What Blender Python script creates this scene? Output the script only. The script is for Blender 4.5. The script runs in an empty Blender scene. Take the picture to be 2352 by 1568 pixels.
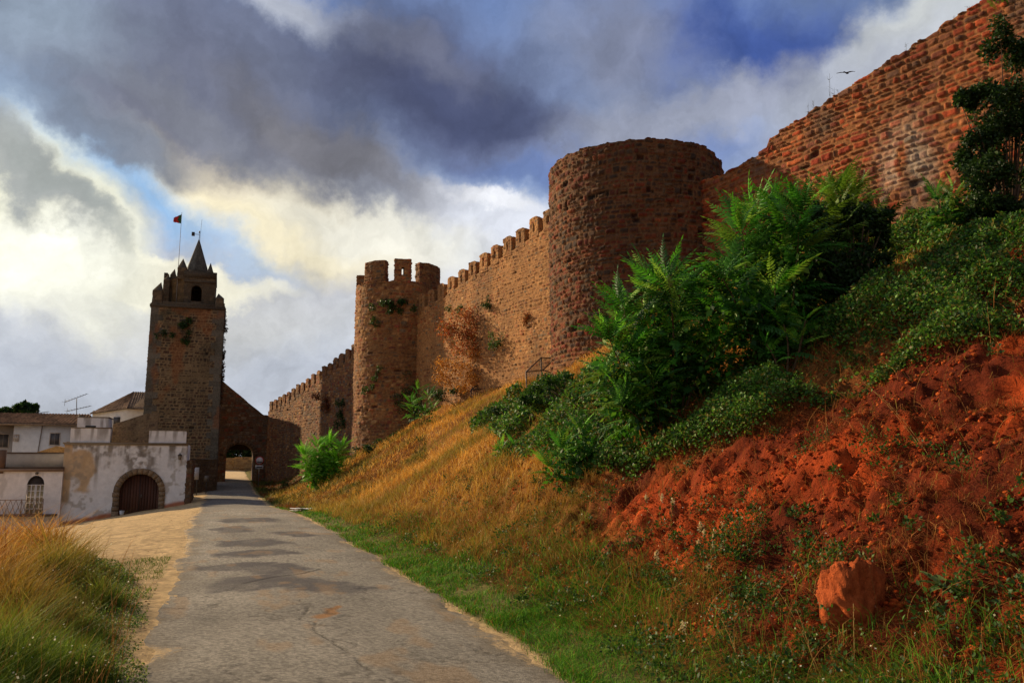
import bpy, math, numpy as np
from mathutils import Vector, Matrix
rng = np.random.default_rng(7)
rad = math.radians
SC = bpy.context.scene
COL = SC.collection

# ---------------------------------------------------------------- camera
f_px = 1829.0                    # focal length in pixels of a 2352 px wide frame
YAW, PITCH, EYE = rad(20.1), rad(8.58), 1.8
cR = np.array([math.cos(YAW), -math.sin(YAW), 0.]); cH = np.array([math.sin(YAW), math.cos(YAW), 0.]); cZ = np.array([0, 0, 1.])
cF = cH*math.cos(PITCH)+cZ*math.sin(PITCH); cU = -cH*math.sin(PITCH)+cZ*math.cos(PITCH); cC = np.array([0, 0, EYE])
cam_d = bpy.data.cameras.new('camera'); cam = bpy.data.objects.new('camera', cam_d); COL.objects.link(cam)
cam_d.sensor_width = 36; cam_d.lens = 36*f_px/2352; cam_d.clip_end = 6000; cam_d.clip_start = .05
cam.location = cC; cam.rotation_euler = (math.pi/2+PITCH, 0, -YAW)
SC.camera = cam

# ---------------------------------------------------------------- exposure, sun, sky
SC.view_settings.view_transform = 'Standard'; SC.view_settings.look = 'None'
SC.view_settings.exposure = 0.32; SC.view_settings.gamma = 1
SUN_AZ, SUN_EL = rad(-40), rad(24)       # azimuth from +Y towards +X
sd = bpy.data.lights.new('sun', 'SUN'); sd.energy = 5.0; sd.angle = rad(1.0); sd.color = (1, .77, .49)
so = bpy.data.objects.new('sun', sd); COL.objects.link(so)
sv = Vector((math.sin(SUN_AZ)*math.cos(SUN_EL), math.cos(SUN_AZ)*math.cos(SUN_EL), math.sin(SUN_EL)))
so.rotation_euler = sv.to_track_quat('Z', 'Y').to_euler()
SKY_STRENGTH = .08

def ray(u, v): return cF+cR*(u-1176)/f_px+cU*(784-v)/f_px
def yy(u, v, Y):
    r = ray(u, v); return cC+r*(Y/r[1])
def azel(u, v):
    r = ray(u, v); return math.atan2(r[0], r[1]), math.atan2(r[2], math.hypot(r[0], r[1]))
def lin(c): return tuple(((x/255+.055)/1.055)**2.4 if x/255 > .04045 else x/255/12.92 for x in c)

def build_world():
    w = bpy.data.worlds.new("World"); SC.world = w; w.use_nodes = True
    nt = w.node_tree; N = nt.nodes; L = nt.links; N.clear()
    def node(t, **k):
        n = N.new(t)
        for a, b in k.items(): setattr(n, a, b)
        return n
    def math_(op, a, b=None, c=None):
        n = node('ShaderNodeMath', operation=op)
        for i, x in enumerate((a, b, c)):
            if x is None: continue
            if isinstance(x, (int, float)): n.inputs[i].default_value = x
            else: L.new(x, n.inputs[i])
        return n.outputs[0]
    out = node('ShaderNodeOutputWorld'); bg = node('ShaderNodeBackground'); bg.inputs[1].default_value = SKY_STRENGTH
    L.new(bg.outputs[0], out.inputs[0])
    tc = node('ShaderNodeTexCoord')
    D = tc.outputs['Generated']
    sky = node('ShaderNodeTexSky', sky_type='NISHITA', sun_disc=False, sun_elevation=SUN_EL, sun_rotation=SUN_AZ, air_density=1.2, dust_density=1.0, ozone_density=3)
    def noise(scale, detail, vec, rough=.55):
        n = node('ShaderNodeTexNoise'); n.inputs['Scale'].default_value = scale; n.inputs['Detail'].default_value = detail
        n.inputs['Roughness'].default_value = rough; L.new(vec, n.inputs['Vector']); return n
    nA = noise(3.2, 5, D, .55)
    nB = noise(8.0, 8, D, .62)
    def vm(op, a, b):
        n = node('ShaderNodeVectorMath', operation=op)
        for i, x in enumerate((a, b)):
            if isinstance(x, (tuple, list)): n.inputs[i].default_value = x
            else: L.new(x, n.inputs[i])
        return n
    def sc(vec, s):
        n = node('ShaderNodeVectorMath', operation='SCALE'); L.new(vec, n.inputs[0]); n.inputs['Scale'].default_value = s; return n.outputs[0]
    wA = sc(vm('SUBTRACT', nA.outputs['Color'], (.5, .5, .5)).outputs[0], .16)
    wB = sc(vm('SUBTRACT', nB.outputs['Color'], (.5, .5, .5)).outputs[0], .13)
    Dw = vm('ADD', vm('ADD', D, wA).outputs[0], wB).outputs[0]
    sep = node('ShaderNodeSeparateXYZ'); L.new(Dw, sep.inputs[0])
    az = math_('ARCTAN2', sep.outputs[0], sep.outputs[1])
    hyp = math_('SQRT', math_('ADD', math_('MULTIPLY', sep.outputs[0], sep.outputs[0]), math_('MULTIPLY', sep.outputs[1], sep.outputs[1])))
    el = math_('ARCTAN2', sep.outputs[2], hyp)
    cb = node('ShaderNodeCombineXYZ'); L.new(az, cb.inputs[0]); L.new(el, cb.inputs[1])
    AE = cb.outputs[0]
    K = .84/SKY_STRENGTH
    # clear sky and cloud sheet as a function of elevation
    ramp = node('ShaderNodeValToRGB'); L.new(math_('DIVIDE', el, 1.2), ramp.inputs[0])
    e = ramp.color_ramp.elements; e[0].position = 0; e[0].color = (*lin((190, 198, 212)), 1); e[1].position = 1; e[1].color = (*lin((105, 118, 150)), 1)
    for p, c in ((.16, (188, 196, 212)), (.34, (150, 172, 212)), (.55, (92, 116, 172)), (.75, (100, 112, 150))):
        q = e.new(p); q.color = (*lin(c), 1)
    cur = sc(ramp.outputs[0], K)
    mixn = node('ShaderNodeMix', data_type='RGBA'); mixn.inputs[0].default_value = .12; L.new(cur, mixn.inputs[6]); L.new(sky.outputs[0], mixn.inputs[7]); cur = mixn.outputs[2]
    def blob(u, v, ru, rv, rot, col, st, soft=.7, world=False):
        nonlocal cur
        if world: a, ee = rad(u), rad(v); ru, rv = rad(ru), rad(rv)
        else: a, ee = azel(u, v); k = 1/f_px; ru, rv = ru*k/max(.35, math.cos(ee)), rv*k
        mp = node('ShaderNodeMapping', vector_type='TEXTURE'); L.new(AE, mp.inputs[0])
        mp.inputs['Location'].default_value = (a, ee, 0); mp.inputs['Rotation'].default_value = (0, 0, -rad(rot)); mp.inputs['Scale'].default_value = (ru, rv, 1)
        ln = node('ShaderNodeVectorMath', operation='LENGTH'); L.new(mp.outputs[0], ln.inputs[0])
        mr = node('ShaderNodeMapRange', interpolation_type='SMOOTHSTEP'); L.new(ln.outputs['Value'], mr.inputs[0])
        mr.inputs[1].default_value = 1+soft*.5; mr.inputs[2].default_value = max(0, 1-soft); mr.inputs[3].default_value = 0; mr.inputs[4].default_value = st
        m = node('ShaderNodeMix', data_type='RGBA'); L.new(mr.outputs[0], m.inputs[0]); L.new(cur, m.inputs[6])
        c = lin(col); m.inputs[7].default_value = (c[0]*K, c[1]*K, c[2]*K, 1); cur = m.outputs[2]
    # general overcast behind and above the viewer, then one added dark patch
    blob(180, 40, 110, 60, 0, (160, 165, 178), .85, .6, True); blob(-180, 40, 110, 60, 0, (168, 172, 184), .85, .6, True)
    blob(20, 88, 200, 25, 0, (120, 125, 145), .7, .8, True)
    blob(112, 30, 62, 50, 0, (58, 62, 78), .9, .7, True)  # unseen dark sky added at right rear to deepen shade on right-facing sides
    for b in SKY_BLOBS: blob(*b)
    # soft fibrous brightness variation
    nC = noise(11, 8, Dw, .6); nD = noise(2.3, 4, D, .5)
    mrc = node('ShaderNodeMapRange'); L.new(nC.outputs['Fac'], mrc.inputs[0]); mrc.inputs[1].default_value = .25; mrc.inputs[2].default_value = .75; mrc.inputs[3].default_value = .72; mrc.inputs[4].default_value = 1.26
    mrd = node('ShaderNodeMapRange'); L.new(nD.outputs['Fac'], mrd.inputs[0]); mrd.inputs[1].default_value = .3; mrd.inputs[2].default_value = .7; mrd.inputs[3].default_value = .88; mrd.inputs[4].default_value = 1.1
    fac = math_('MULTIPLY', mrc.outputs[0], mrd.outputs[0])
    fin = node('ShaderNodeVectorMath', operation='SCALE'); L.new(cur, fin.inputs[0]); L.new(fac, fin.inputs['Scale'])
    L.new(fin.outputs[0], bg.inputs[0])
    w.cycles.sampling_method = 'MANUAL'; w.cycles.sample_map_resolution = 512

SKY_BLOBS = [  # cloud masses by direction: u, v, half sizes, tilt, colour, strength, softness
    (700, 850, 1700, 230, 0, (196, 202, 214), .85, .8),
    (300, 690, 620, 110, 0, (212, 212, 208), .8, .8),
    (900, 640, 520, 130, 5, (206, 208, 214), .85, .8),
    (300, 420, 330, 70, 24, (150, 190, 230), .9, .7),
    (150, 350, 150, 90, 40, (146, 188, 234), .85, .7),
    (1170, 350, 400, 75, 14, (104, 128, 180), .92, .7),
    (1120, 500, 240, 80, 14, (214, 218, 228), .97, .35),
    (1130, 455, 120, 30, 14, (228, 230, 236), .9, .4),
    (1500, 330, 330, 70, 0, (122, 142, 192), .8, .8),
    (1760, 90, 330, 120, 10, (66, 90, 158), .95, .8),
    (2150, 300, 500, 120, -30, (160, 166, 184), .9, .8),
    (1560, 240, 520, 70, -4, (160, 165, 182), .9, .7),
    (2170, 40, 230, 110, -25, (204, 208, 208), .97, .5),
    (1950, 190, 260, 70, -20, (178, 184, 198), .9, .7),
    (1400, 90, 190, 150, 20, (132, 138, 160), .85, .8),
    (640, 470, 360, 120, 20, (252, 240, 204), .98, .55),
    (500, 370, 130, 70, 30, (250, 236, 202), .9, .6),
    (880, 540, 300, 70, 10, (232, 230, 218), .9, .7),
    (250, 600, 360, 44, 4, (252, 248, 226), .97, .35),
    (80, 500, 200, 150, 50, (240, 238, 212), .95, .6),
    (0, 570, 260, 120, 10, (255, 255, 240), 1, .6),
    (60, 400, 150, 45, 50, (150, 156, 160), .85, .6),
    (130, 470, 120, 26, 45, (160, 166, 164), .8, .7),
    (420, 230, 560, 150, 8, (114, 118, 136), .97, .6),
    (270, 340, 190, 50, 12, (122, 130, 146), .85, .6),
    (760, 330, 260, 80, 25, (122, 122, 130), .95, .6),
    (600, 110, 520, 120, 0, (110, 116, 138), .9, .7),
    (1000, 170, 300, 190, 15, (84, 90, 118), .95, .7),
    (1110, 240, 200, 80, 10, (76, 84, 116), .85, .7),
    (640, -20, 150, 50, 0, (190, 195, 206), .8, .7),
    (900, 60, 200, 50, 15, (124, 128, 146), .5, .8),
    (480, 300, 260, 40, 20, (128, 132, 144), .6, .8),
    (30, 50, 220, 150, 0, (150, 166, 184), .75, .8),
]
build_world()

# ---------------------------------------------------------------- numpy noise and mesh helpers
def hsh(i, j, s=0):
    i = np.asarray(i).astype(np.int64); j = np.asarray(j).astype(np.int64)
    n = (i*374761393+j*668265263+s*1442695041) & 0xffffffff
    n = ((n ^ (n >> 13))*1274126177) & 0xffffffff
    n = ((n ^ (n >> 16))*2246822519) & 0xffffffff
    return ((n ^ (n >> 15)) & 0xffffff)/float(0x1000000)
def vn(x, y, s=0):
    x, y = np.broadcast_arrays(np.asarray(x, float), np.asarray(y, float))
    i = np.floor(x); j = np.floor(y); a = x-i; b = y-j; a = a*a*(3-2*a); b = b*b*(3-2*b)
    return (hsh(i, j, s)*(1-a)+hsh(i+1, j, s)*a)*(1-b)+(hsh(i, j+1, s)*(1-a)+hsh(i+1, j+1, s)*a)*b
def fbm(x, y, o=4, s=0):
    t = 0; a = .5; n = 0
    for k in range(o): t = t+a*vn(np.asarray(x)*2**k, np.asarray(y)*2**k, s+k*17); n += a; a *= .5
    return t/n
def sst(a, b, x):
    t = np.clip((x-a)/(b-a), 0, 1); return t*t*(3-2*t)

class Acc:
    def __init__(s): s.v = []; s.c = []; s.f = []; s.n = 0
    def _add(s, V, C):
        V = np.asarray(V, float).reshape(-1, 3); C = np.broadcast_to(np.asarray(C, float), V.shape) if np.ndim(C) == 1 else np.asarray(C, float).reshape(-1, 3)
        s.v.append(V); s.c.append(C); b = s.n; s.n += len(V); return b
    def grid(s, P, C, wrap=False, flip=False):
        n, m = P.shape[:2]; b = s._add(P, C)
        ii = np.arange(n if wrap else n-1)[:, None]; jj = np.arange(m-1)[None, :]
        i2 = (ii+1) % n
        q = np.stack([ii*m+jj, i2*m+jj, i2*m+jj+1, ii*m+jj+1], -1).reshape(-1, 4)+b
        s.f.append(q[:, ::-1] if flip else q); return b
    def faces(s, V, F, C=(.5, .5, .5)):
        b = s._add(V, C)
        for n in {len(f) for f in F}: s.f.append(np.array([list(f) for f in F if len(f) == n])+b)
        return b
    def tris_quads(s, V, F, C): return s.faces(V, F, C)
    def build(s, name, mat, parent=None, smooth=False):
        me = bpy.data.meshes.new(name)
        V = np.concatenate(s.v); Cc = np.concatenate(s.c)
        loops = np.concatenate([f.reshape(-1) for f in s.f]); sizes = np.concatenate([np.full(len(f), f.shape[1]) for f in s.f])
        me.vertices.add(len(V)); me.vertices.foreach_set('co', V.astype(np.float32).ravel())
        me.loops.add(len(loops)); me.loops.foreach_set('vertex_index', loops.astype(np.int32))
        me.polygons.add(len(sizes)); st = np.concatenate([[0], np.cumsum(sizes)[:-1]])
        me.polygons.foreach_set('loop_start', st.astype(np.int32)); me.polygons.foreach_set('loop_total', sizes.astype(np.int32))
        if smooth: me.polygons.foreach_set('use_smooth', np.ones(len(sizes), bool))
        me.update(calc_edges=True)
        at = me.color_attributes.new('Col', 'FLOAT_COLOR', 'POINT')
        at.data.foreach_set('color', np.concatenate([Cc, np.ones((len(Cc), 1))], 1).astype(np.float32).ravel())
        me.materials.append(mat)
        o = bpy.data.objects.new(name, me); COL.objects.link(o)
        if parent is not None:
            o.parent = parent; o.matrix_parent_inverse = Matrix.Translation(-Vector(parent.location))
        return o

class MB:   # simple solids
    def __init__(s): s.a = Acc()
    def box(s, x0, x1, y0, y1, z0, z1, c=(.5, .5, .5)):
        V = [(x, y, z) for x in (x0, x1) for y in (y0, y1) for z in (z0, z1)]
        s.a.faces(V, [(0, 1, 3, 2), (4, 6, 7, 5), (0, 4, 5, 1), (2, 3, 7, 6), (0, 2, 6, 4), (1, 5, 7, 3)], c); return s
    def bar(s, p, q, r, c=(.5, .5, .5), n=6, r2=None):
        p = np.array(p, float); q = np.array(q, float); d = q-p; d /= np.linalg.norm(d)+1e-9
        u = np.cross(d, (0, 0, 1) if abs(d[2]) < .9 else (1, 0, 0)); u /= np.linalg.norm(u); w = np.cross(d, u)
        r2 = r if r2 is None else r2; a = np.arange(n)/n*2*math.pi
        ring = np.cos(a)[:, None]*u+np.sin(a)[:, None]*w
        V = np.concatenate([p+ring*r, q+ring*r2]); F = [(i, (i+1) % n, n+(i+1) % n, n+i) for i in range(n)]
        b = s.a.faces(V, F, c); s.a.f.append(np.array([list(range(n))[::-1], list(range(n, 2*n))])+b); return s
    def poly(s, V, F, c=(.5, .5, .5)): s.a.faces(V, F, c); return s
    def prism(s, pts, y0, y1, c=(.5, .5, .5)):       # (x,z) outline extruded along y
        n = len(pts); V = [(x, y0, z) for x, z in pts]+[(x, y1, z) for x, z in pts]
        b = s.a.faces(V, [(i, (i+1) % n, n+(i+1) % n, n+i) for i in range(n)], c)
        s.a.f.append(np.array([list(range(n))[::-1]])+b); s.a.f.append(np.array([list(range(n, 2*n))])+b); return s
    def build(s, name, mat, parent=None, smooth=False): return s.a.build(name, mat, parent, smooth)

def tag(o, label=None, cat=None, group=None, kind=None):
    if label: o['label'] = label
    if cat: o['category'] = cat
    if group: o['group'] = group
    if kind: o['kind'] = kind
    return o
def empty(name, loc, label, cat, group=None):
    o = bpy.data.objects.new(name, None); o.location = tuple(float(x) for x in loc); COL.objects.link(o); return tag(o, label, cat, group)

# ---------------------------------------------------------------- materials
def mat_attr(name, rough=.9, bump=.4, bscale=30, var=.35, vscale=12, trans=0., spec=.3, fine=None):
    m = bpy.data.materials.new(name); m.use_nodes = True; nt = m.node_tree; N = nt.nodes; L = nt.links; N.clear()
    out = N.new('ShaderNodeOutputMaterial'); b = N.new('ShaderNodeBsdfPrincipled'); b.inputs['Roughness'].default_value = rough
    b.inputs['Specular IOR Level'].default_value = spec
    at = N.new('ShaderNodeAttribute'); at.attribute_name = 'Col'
    tc = N.new('ShaderNodeTexCoord')
    if var > 0:
        n1 = N.new('ShaderNodeTexNoise'); n1.inputs['Scale'].default_value = vscale; n1.inputs['Detail'].default_value = 6; n1.inputs['Roughness'].default_value = .65
        L.new(tc.outputs['Object'], n1.inputs['Vector'])
        mr = N.new('ShaderNodeMapRange'); L.new(n1.outputs['Fac'], mr.inputs[0]); mr.inputs[1].default_value = .3; mr.inputs[2].default_value = .7
        mr.inputs[3].default_value = 1-var; mr.inputs[4].default_value = 1+var
        vs = N.new('ShaderNodeVectorMath'); vs.operation = 'SCALE'; L.new(at.outputs['Color'], vs.inputs[0]); L.new(mr.outputs[0], vs.inputs['Scale']); c = vs.outputs[0]
    else: c = at.outputs['Color']
    L.new(c, b.inputs['Base Color'])
    if bump > 0:
        n2 = N.new('ShaderNodeTexNoise'); n2.inputs['Scale'].default_value = bscale; n2.inputs['Detail'].default_value = 8; n2.inputs['Roughness'].default_value = .7
        L.new(tc.outputs['Object'], n2.inputs['Vector'])
        bp = N.new('ShaderNodeBump'); bp.inputs['Strength'].default_value = bump; bp.inputs['Distance'].default_value = 1.5/bscale; L.new(n2.outputs['Fac'], bp.inputs['Height'])
        L.new(bp.outputs[0], b.inputs['Normal'])
    if trans > 0:
        t = N.new('ShaderNodeBsdfTranslucent'); L.new(c, t.inputs[0]); mx = N.new('ShaderNodeMixShader'); mx.inputs[0].default_value = trans
        L.new(b.outputs[0], mx.inputs[1]); L.new(t.outputs[0], mx.inputs[2]); L.new(mx.outputs[0], out.inputs[0])
    else: L.new(b.outputs[0], out.inputs[0])
    return m
M_STONE = mat_attr('rubble_stone', .92, .55, 22, .42, 9)
M_SOIL = mat_attr('soil', .97, .8, 16, .38, 7, spec=.1)
M_ROAD = mat_attr('asphalt', .9, .8, 70, .34, 60, spec=.2)
M_PLASTER = mat_attr('plaster', .85, .15, 20, .12, 3)
M_PLAIN = mat_attr('plain', .7, .1, 20, .18, 6)
M_METAL = mat_attr('dark_metal', .5, .1, 30, .2, 8, spec=.5)
M_LEAF = mat_attr('leaf', .55, 0, 10, .15, 6, trans=.35, spec=.3)
M_GRASS = mat_attr('grass', .7, 0, 10, .1, 3, trans=.3, spec=.15)
M_BARK = mat_attr('bark', .9, .4, 30, .2, 8)

# ---------------------------------------------------------------- terrain
def poly_mask(X, Y, pts, soft):
    pts = np.array(pts); ins = np.zeros(X.shape, bool); dm = np.full(X.shape, 1e9)
    for k in range(len(pts)):
        a0, b0 = pts[k], pts[(k+1) % len(pts)]
        cnd = ((a0[1] > Y) != (b0[1] > Y)); xx = a0[0]+(Y-a0[1])*(b0[0]-a0[0])/(b0[1]-a0[1]+1e-12)
        ins ^= cnd & (X < xx)
        d = b0-a0; t = np.clip(((X-a0[0])*d[0]+(Y-a0[1])*d[1])/(d@d+1e-12), 0, 1)
        dm = np.minimum(dm, np.hypot(X-a0[0]-t*d[0], Y-a0[1]-t*d[1]))
    return sst(-soft, soft, np.where(ins, dm, -dm))
RX0, RX1 = -.62, 2.86                # edges of the road
_ry, _rz = [-20, 27, 36, 46, 60, 72, 80, 100, 140, 3000], [0, 0, -.26, -.62, -.68, -.45, 0, .75, 1, 1]
def roadz(Y): return np.interp(Y, _ry, _rz)
_wy, _wx = [-40, 5, 30, 53.4, 79.4, 120], [34.2, 23, 16.8, 11.2, 4.2, 4.2]
def wallx(Y): return np.interp(Y, _wy, _wx)
_by, _bz = [-40, 5, 12, 18, 24, 29, 34, 38, 47, 54, 61, 68, 75, 79, 84], [8, 8.1, 8.6, 9.1, 8.3, 6.7, 5.9, 6.1, 4.95, 3.3, 2.7, 1.3, .1, -.1, .2]
def wallz(Y): return np.interp(Y, _by, _bz)
def H0(X, Y):
    X = np.asarray(X, float); Y = np.asarray(Y, float)
    rz = roadz(Y); wx = wallx(Y); wz = wallz(Y)
    toe = 3.0+.25*fbm(Y*.5, Y*0, 3, 5)
    t = np.clip((X-toe)/(wx-toe), 0, 1.0)
    pn = np.interp(t, [0, .05, .10, .2, .45, .7, 1], [0, .02, .07, .24, .58, .79, 1])
    pf = np.interp(t, [0, .12, .3, .6, 1], [0, .04, .22, .6, 1])
    pg = np.interp(t, [0, .45, .7, 1], [0, .05, .35, 1])
    k1 = sst(16, 32, Y); k2 = sst(56, 66, Y)
    p = pn*(1-k1)+pf*k1; p = p*(1-k2)+pg*k2
    right = rz+(wz-rz)*p
    right = np.where(Y > 84, rz+.3*t, right)
    d = np.clip(-.8-X, 0, 30)
    drop = np.interp(Y, [-20, 11, 20, 35, 50, 56, 66, 75, 90], [.02, .02, .05, .10, .15, .17, .12, .05, 0])
    left = rz-drop*d+.32*np.exp(-((X+4.6)/2.6)**2-((Y-12)/4.5)**2)
    return np.where(X > 1.1, right, left)
def HB(X, Y):    # terrain with bumps
    z = H0(X, Y); X = np.asarray(X, float); Y = np.asarray(Y, float)
    off = np.clip(np.maximum(X-RX1, RX0-X), 0, None)
    a = sst(0.05, 1.2, off); sl = sst(3.4, 5.5, X)
    z = z-.012+a*.10*(fbm(X*.7, Y*.7, 4, 3)-.5)*(1+3*sl)
    near = sst(30, 10, Y)
    lump = np.abs(fbm(X*2.3, Y*2.3, 4, 9)-.5)*2
    rid = 1-np.abs(fbm(X*1.7+5, Y*1.7, 4, 19)-.5)*4
    z = z+sl*near*(.26*(1-lump)*fbm(X*1.1, Y*1.1, 2, 4)+.18*(fbm(X*3.4, Y*3.4, 3, 2)-.5)+.20*(fbm(X*8, Y*8, 2, 12)-.5)+.07*(hsh(np.floor(X*9), np.floor(Y*9), 6)-.5)+.07*np.clip(rid, 0, 1)-.10*sst(.60, .72, fbm(X*3.7, Y*3.7, 3, 77)))
    z = z+sl*(.35*(fbm(X*.33, Y*.33, 2, 8)-.5))
    return z
def hit(u, v, off=0):
    r = ray(u, v); t = np.geomspace(2.5, 400, 4000); P = cC+r*t[:, None]
    dz = P[:, 2]-off-H0(P[:, 0], P[:, 1]); k = np.argmax(dz < 0)
    miss = not (dz < 0).any() or P[k, 0] > wallx(P[k, 1])
    if miss: k = np.argmax(P[:, 0] > wallx(P[:, 1])-.5)
    p = P[k]; p[2] = float(HB(p[0], p[1])); return p
RED_PX = [(1440, 1070), (1600, 1030), (1720, 1005), (1980, 895), (2100, 700), (2200, 560), (2700, 500), (2700, 1750), (1820, 1750), (1640, 1540), (1530, 1400), (1430, 1300), (1340, 1220), (1370, 1120)]
def region(px): return [tuple(hit(u, v)[:2]) for u, v in px]
_redp = None
def red_mask(X, Y, soft=.7):
    global _redp
    if _redp is None: _redp = np.array(region(RED_PX))
    pts = _redp; X = np.asarray(X, float); w1 = X+1.2*(fbm(X*.8, Y*.8, 3, 401)-.5); w2 = Y+1.2*(fbm(X*.8+7, Y*.8, 3, 402)-.5)
    out = np.zeros(X.shape); q = (X > 3) & (X < 26) & (Y < 20) & (Y > -6)
    out[q] = poly_mask(w1[q], w2[q], pts, soft); out[(X > 3) & (Y <= -5.5)] = 1; return out

RED, RED2, OCH, DIRT, DK = [np.array(lin(c)) for c in ((168, 68, 26), (100, 40, 19), (150, 98, 46), (208, 178, 130), (70, 34, 18))]
def soil_col(X, Y):
    n1 = fbm(X*.9, Y*.9, 4, 31)[..., None]; n2 = fbm(X*4, Y*4, 3, 41)[..., None]; n3 = fbm(X*.25, Y*.25, 3, 51)[..., None]
    red = RED*(1-sst(.35, .65, n1))+RED2*sst(.35, .65, n1); red = red*(.45+1.1*n2)
    och = OCH*(.45+.6*n2); dirt = DIRT*(.65+.5*n1)*(.8+.4*n2); dirt = dirt*(1-.35*sst(.52, .62, n2)*sst(.45, .6, n1))
    green = np.array(lin((66, 80, 24)))*(.6+.8*n2)
    Xe = X[..., None]; Ye = Y[..., None]
    kslope = sst(3.0, 3.9, Xe+n3*1.0-.4); knear = red_mask(X, Y)[..., None]
    slope = och*(1-knear)+red*knear
    c = dirt*(1-kslope)+slope*kslope
    verge = sst(2.85, 3.05, Xe+.25*(n1-.5))*sst(4.6, 3.7, Xe); c = c*(1-.75*verge)+green*.75*verge
    far = sst(62, 70, Ye)*sst(3.2, 3.8, Xe); c = c*(1-.8*far)+np.array(lin((78, 58, 32)))*.8*far
    rockless = sst(20, 14, Ye)*sst(-.9, -1.6, Xe); c = c*(1-.7*rockless)+np.array(lin((92, 62, 30)))*.7*rockless
    return np.clip(c, .004, .9)
xs = np.concatenate([-np.geomspace(3000, 13, 26), np.arange(-12.5, -3, .22), np.arange(-3, 2.6, .09), np.arange(2.6, 9, .055), np.arange(9, 25, .13), np.arange(25, 34, .8), np.geomspace(35, 3000, 22)])
ys = np.concatenate([-np.geomspace(300, 4, 14), np.arange(-3.5, 2, .3), np.arange(2, 14, .06), np.arange(14, 30, .11), np.arange(30, 84, .35), np.geomspace(85, 4000, 30)])
GX, GY = np.meshgrid(xs, ys, indexing='ij')
GZ = HB(GX, GY)
# inside the castle the ground stays behind the wall
a = Acc(); a.grid(np.stack([GX, GY, GZ], -1), soil_col(GX, GY)); tag(a.build('ground', M_SOIL, smooth=True), kind='structure')

# ---------------------------------------------------------------- road
def line_d(X, Y, pts):
    dm = np.full(X.shape, 1e9)
    for a0, b0 in zip(pts[:-1], pts[1:]):
        a0 = np.array(a0); b0 = np.array(b0); d = b0-a0; t = np.clip(((X-a0[0])*d[0]+(Y-a0[1])*d[1])/(d@d+1e-12), 0, 1)
        dm = np.minimum(dm, np.hypot(X-a0[0]-t*d[0], Y-a0[1]-t*d[1]))
    return dm
def g2(u, v):
    r = ray(u, v); t = -EYE/r[2]; return (r[0]*t, r[1]*t)
sy = np.concatenate([np.arange(-6, 4, .25), np.arange(4, 14, .03), np.arange(14, 30, .08), np.arange(30, 110, .4)])
sx = np.linspace(0, 1, 150)
SY, SX = np.meshgrid(sy, sx, indexing='ij')
e0 = RX0-.10+.5*(fbm(SY*.7, SY*0+3, 4, 61)-.5)+.12*(fbm(SY*5, SY*0, 3, 62)-.5); e1 = RX1+.08+.5*(fbm(SY*.7, SY*0+9, 4, 63)-.5)+.12*(fbm(SY*5, SY*0, 3, 64)-.5)
RXX = e0+(e1-e0)*SX
wob = (fbm(RXX*2, SY*2, 4, 71)-.5)*.9; wob2 = (fbm(RXX*3+9, SY*3, 4, 72)-.5)*.3
Xw, Yw = RXX+wob*.5, SY+wob
patch = np.zeros(RXX.shape)
PATCHES = [[(485, 1345), (640, 1360), (740, 1340), (875, 1358), (800, 1370), (700, 1368), (600, 1355), (500, 1362)],
           [(520, 1330), (640, 1322), (700, 1330), (760, 1345), (690, 1358), (600, 1356), (480, 1350)],
           [(455, 1300), (560, 1295), (680, 1298), (720, 1312), (650, 1330), (580, 1320), (450, 1308)],
           [(500, 1270), (640, 1266), (700, 1277), (560, 1284), (490, 1280)], [(490, 1245), (600, 1240), (690, 1252), (590, 1258), (500, 1256)],
           [(620, 1225), (690, 1222), (740, 1232), (680, 1236)], [(480, 1215), (560, 1210), (600, 1222), (500, 1228)], [(500, 1195), (620, 1190), (640, 1200), (520, 1204)]]
for p in PATCHES: patch = np.maximum(patch, poly_mask(Xw, Yw, [g2(u, v) for u, v in p], .12))
patch *= (.75+.25*sst(.35, .6, fbm(RXX*2.5, SY*1.2, 4, 73)))
cr = line_d(RXX+wob2*.35, SY+wob2*.35, [g2(u, v) for u, v in ((688, 1385), (704, 1410), (690, 1430), (720, 1440), (722, 1462), (765, 1483), (800, 1515), (850, 1545), (905, 1575))])
crack = sst(.024, .004, cr)*sst(.25, .5, fbm(RXX*3, SY*3, 3, 87))
cr2 = line_d(RXX+wob2*.5, SY+wob2*.5, [g2(u, v) for u, v in ((560, 1345), (640, 1330), (700, 1322), (735, 1312))]); crack = np.maximum(crack, .8*sst(.05, .01, cr2))
cell = np.abs(fbm(RXX*2.6, SY*2.6, 4, 81)-.5); worn = sst(.5, .62, fbm(RXX*.8, SY*.6, 3, 82))*sst(22, 12, SY)
worn = np.maximum(worn, sst(.45, .15, line_d(RXX, SY, [g2(740, 1400), g2(790, 1480), g2(850, 1520)])))
fine = sst(.03, .006, cell)*worn
crack = np.maximum(crack, fine*.6)
edge = np.minimum(SX, 1-SX)*3.5; ed = sst(.55, .0, edge+.6*(fbm(RXX*3, SY*3, 4, 83)-.5))
base = np.array(lin((136, 130, 117))); dark = np.array(lin((84, 80, 78))); sand = np.array(lin((158, 122, 74)))
mott = fbm(RXX*1.1, SY*.7, 4, 84)[..., None]; grain = hsh((RXX*60).astype(int), (SY*60).astype(int), 3)[..., None]
c = base*(.62+.70*mott)*(.64+.72*grain)
c = c*(1-patch[..., None])+dark*(.85+.3*grain)*patch[..., None]
bs = poly_mask(Xw, Yw, [g2(u, v) for u, v in ((730, 1412), (762, 1410), (768, 1424), (736, 1430))], .04)[..., None]; c = c*(1-.8*bs)+np.array(lin((150, 104, 52)))*.8*bs
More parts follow.
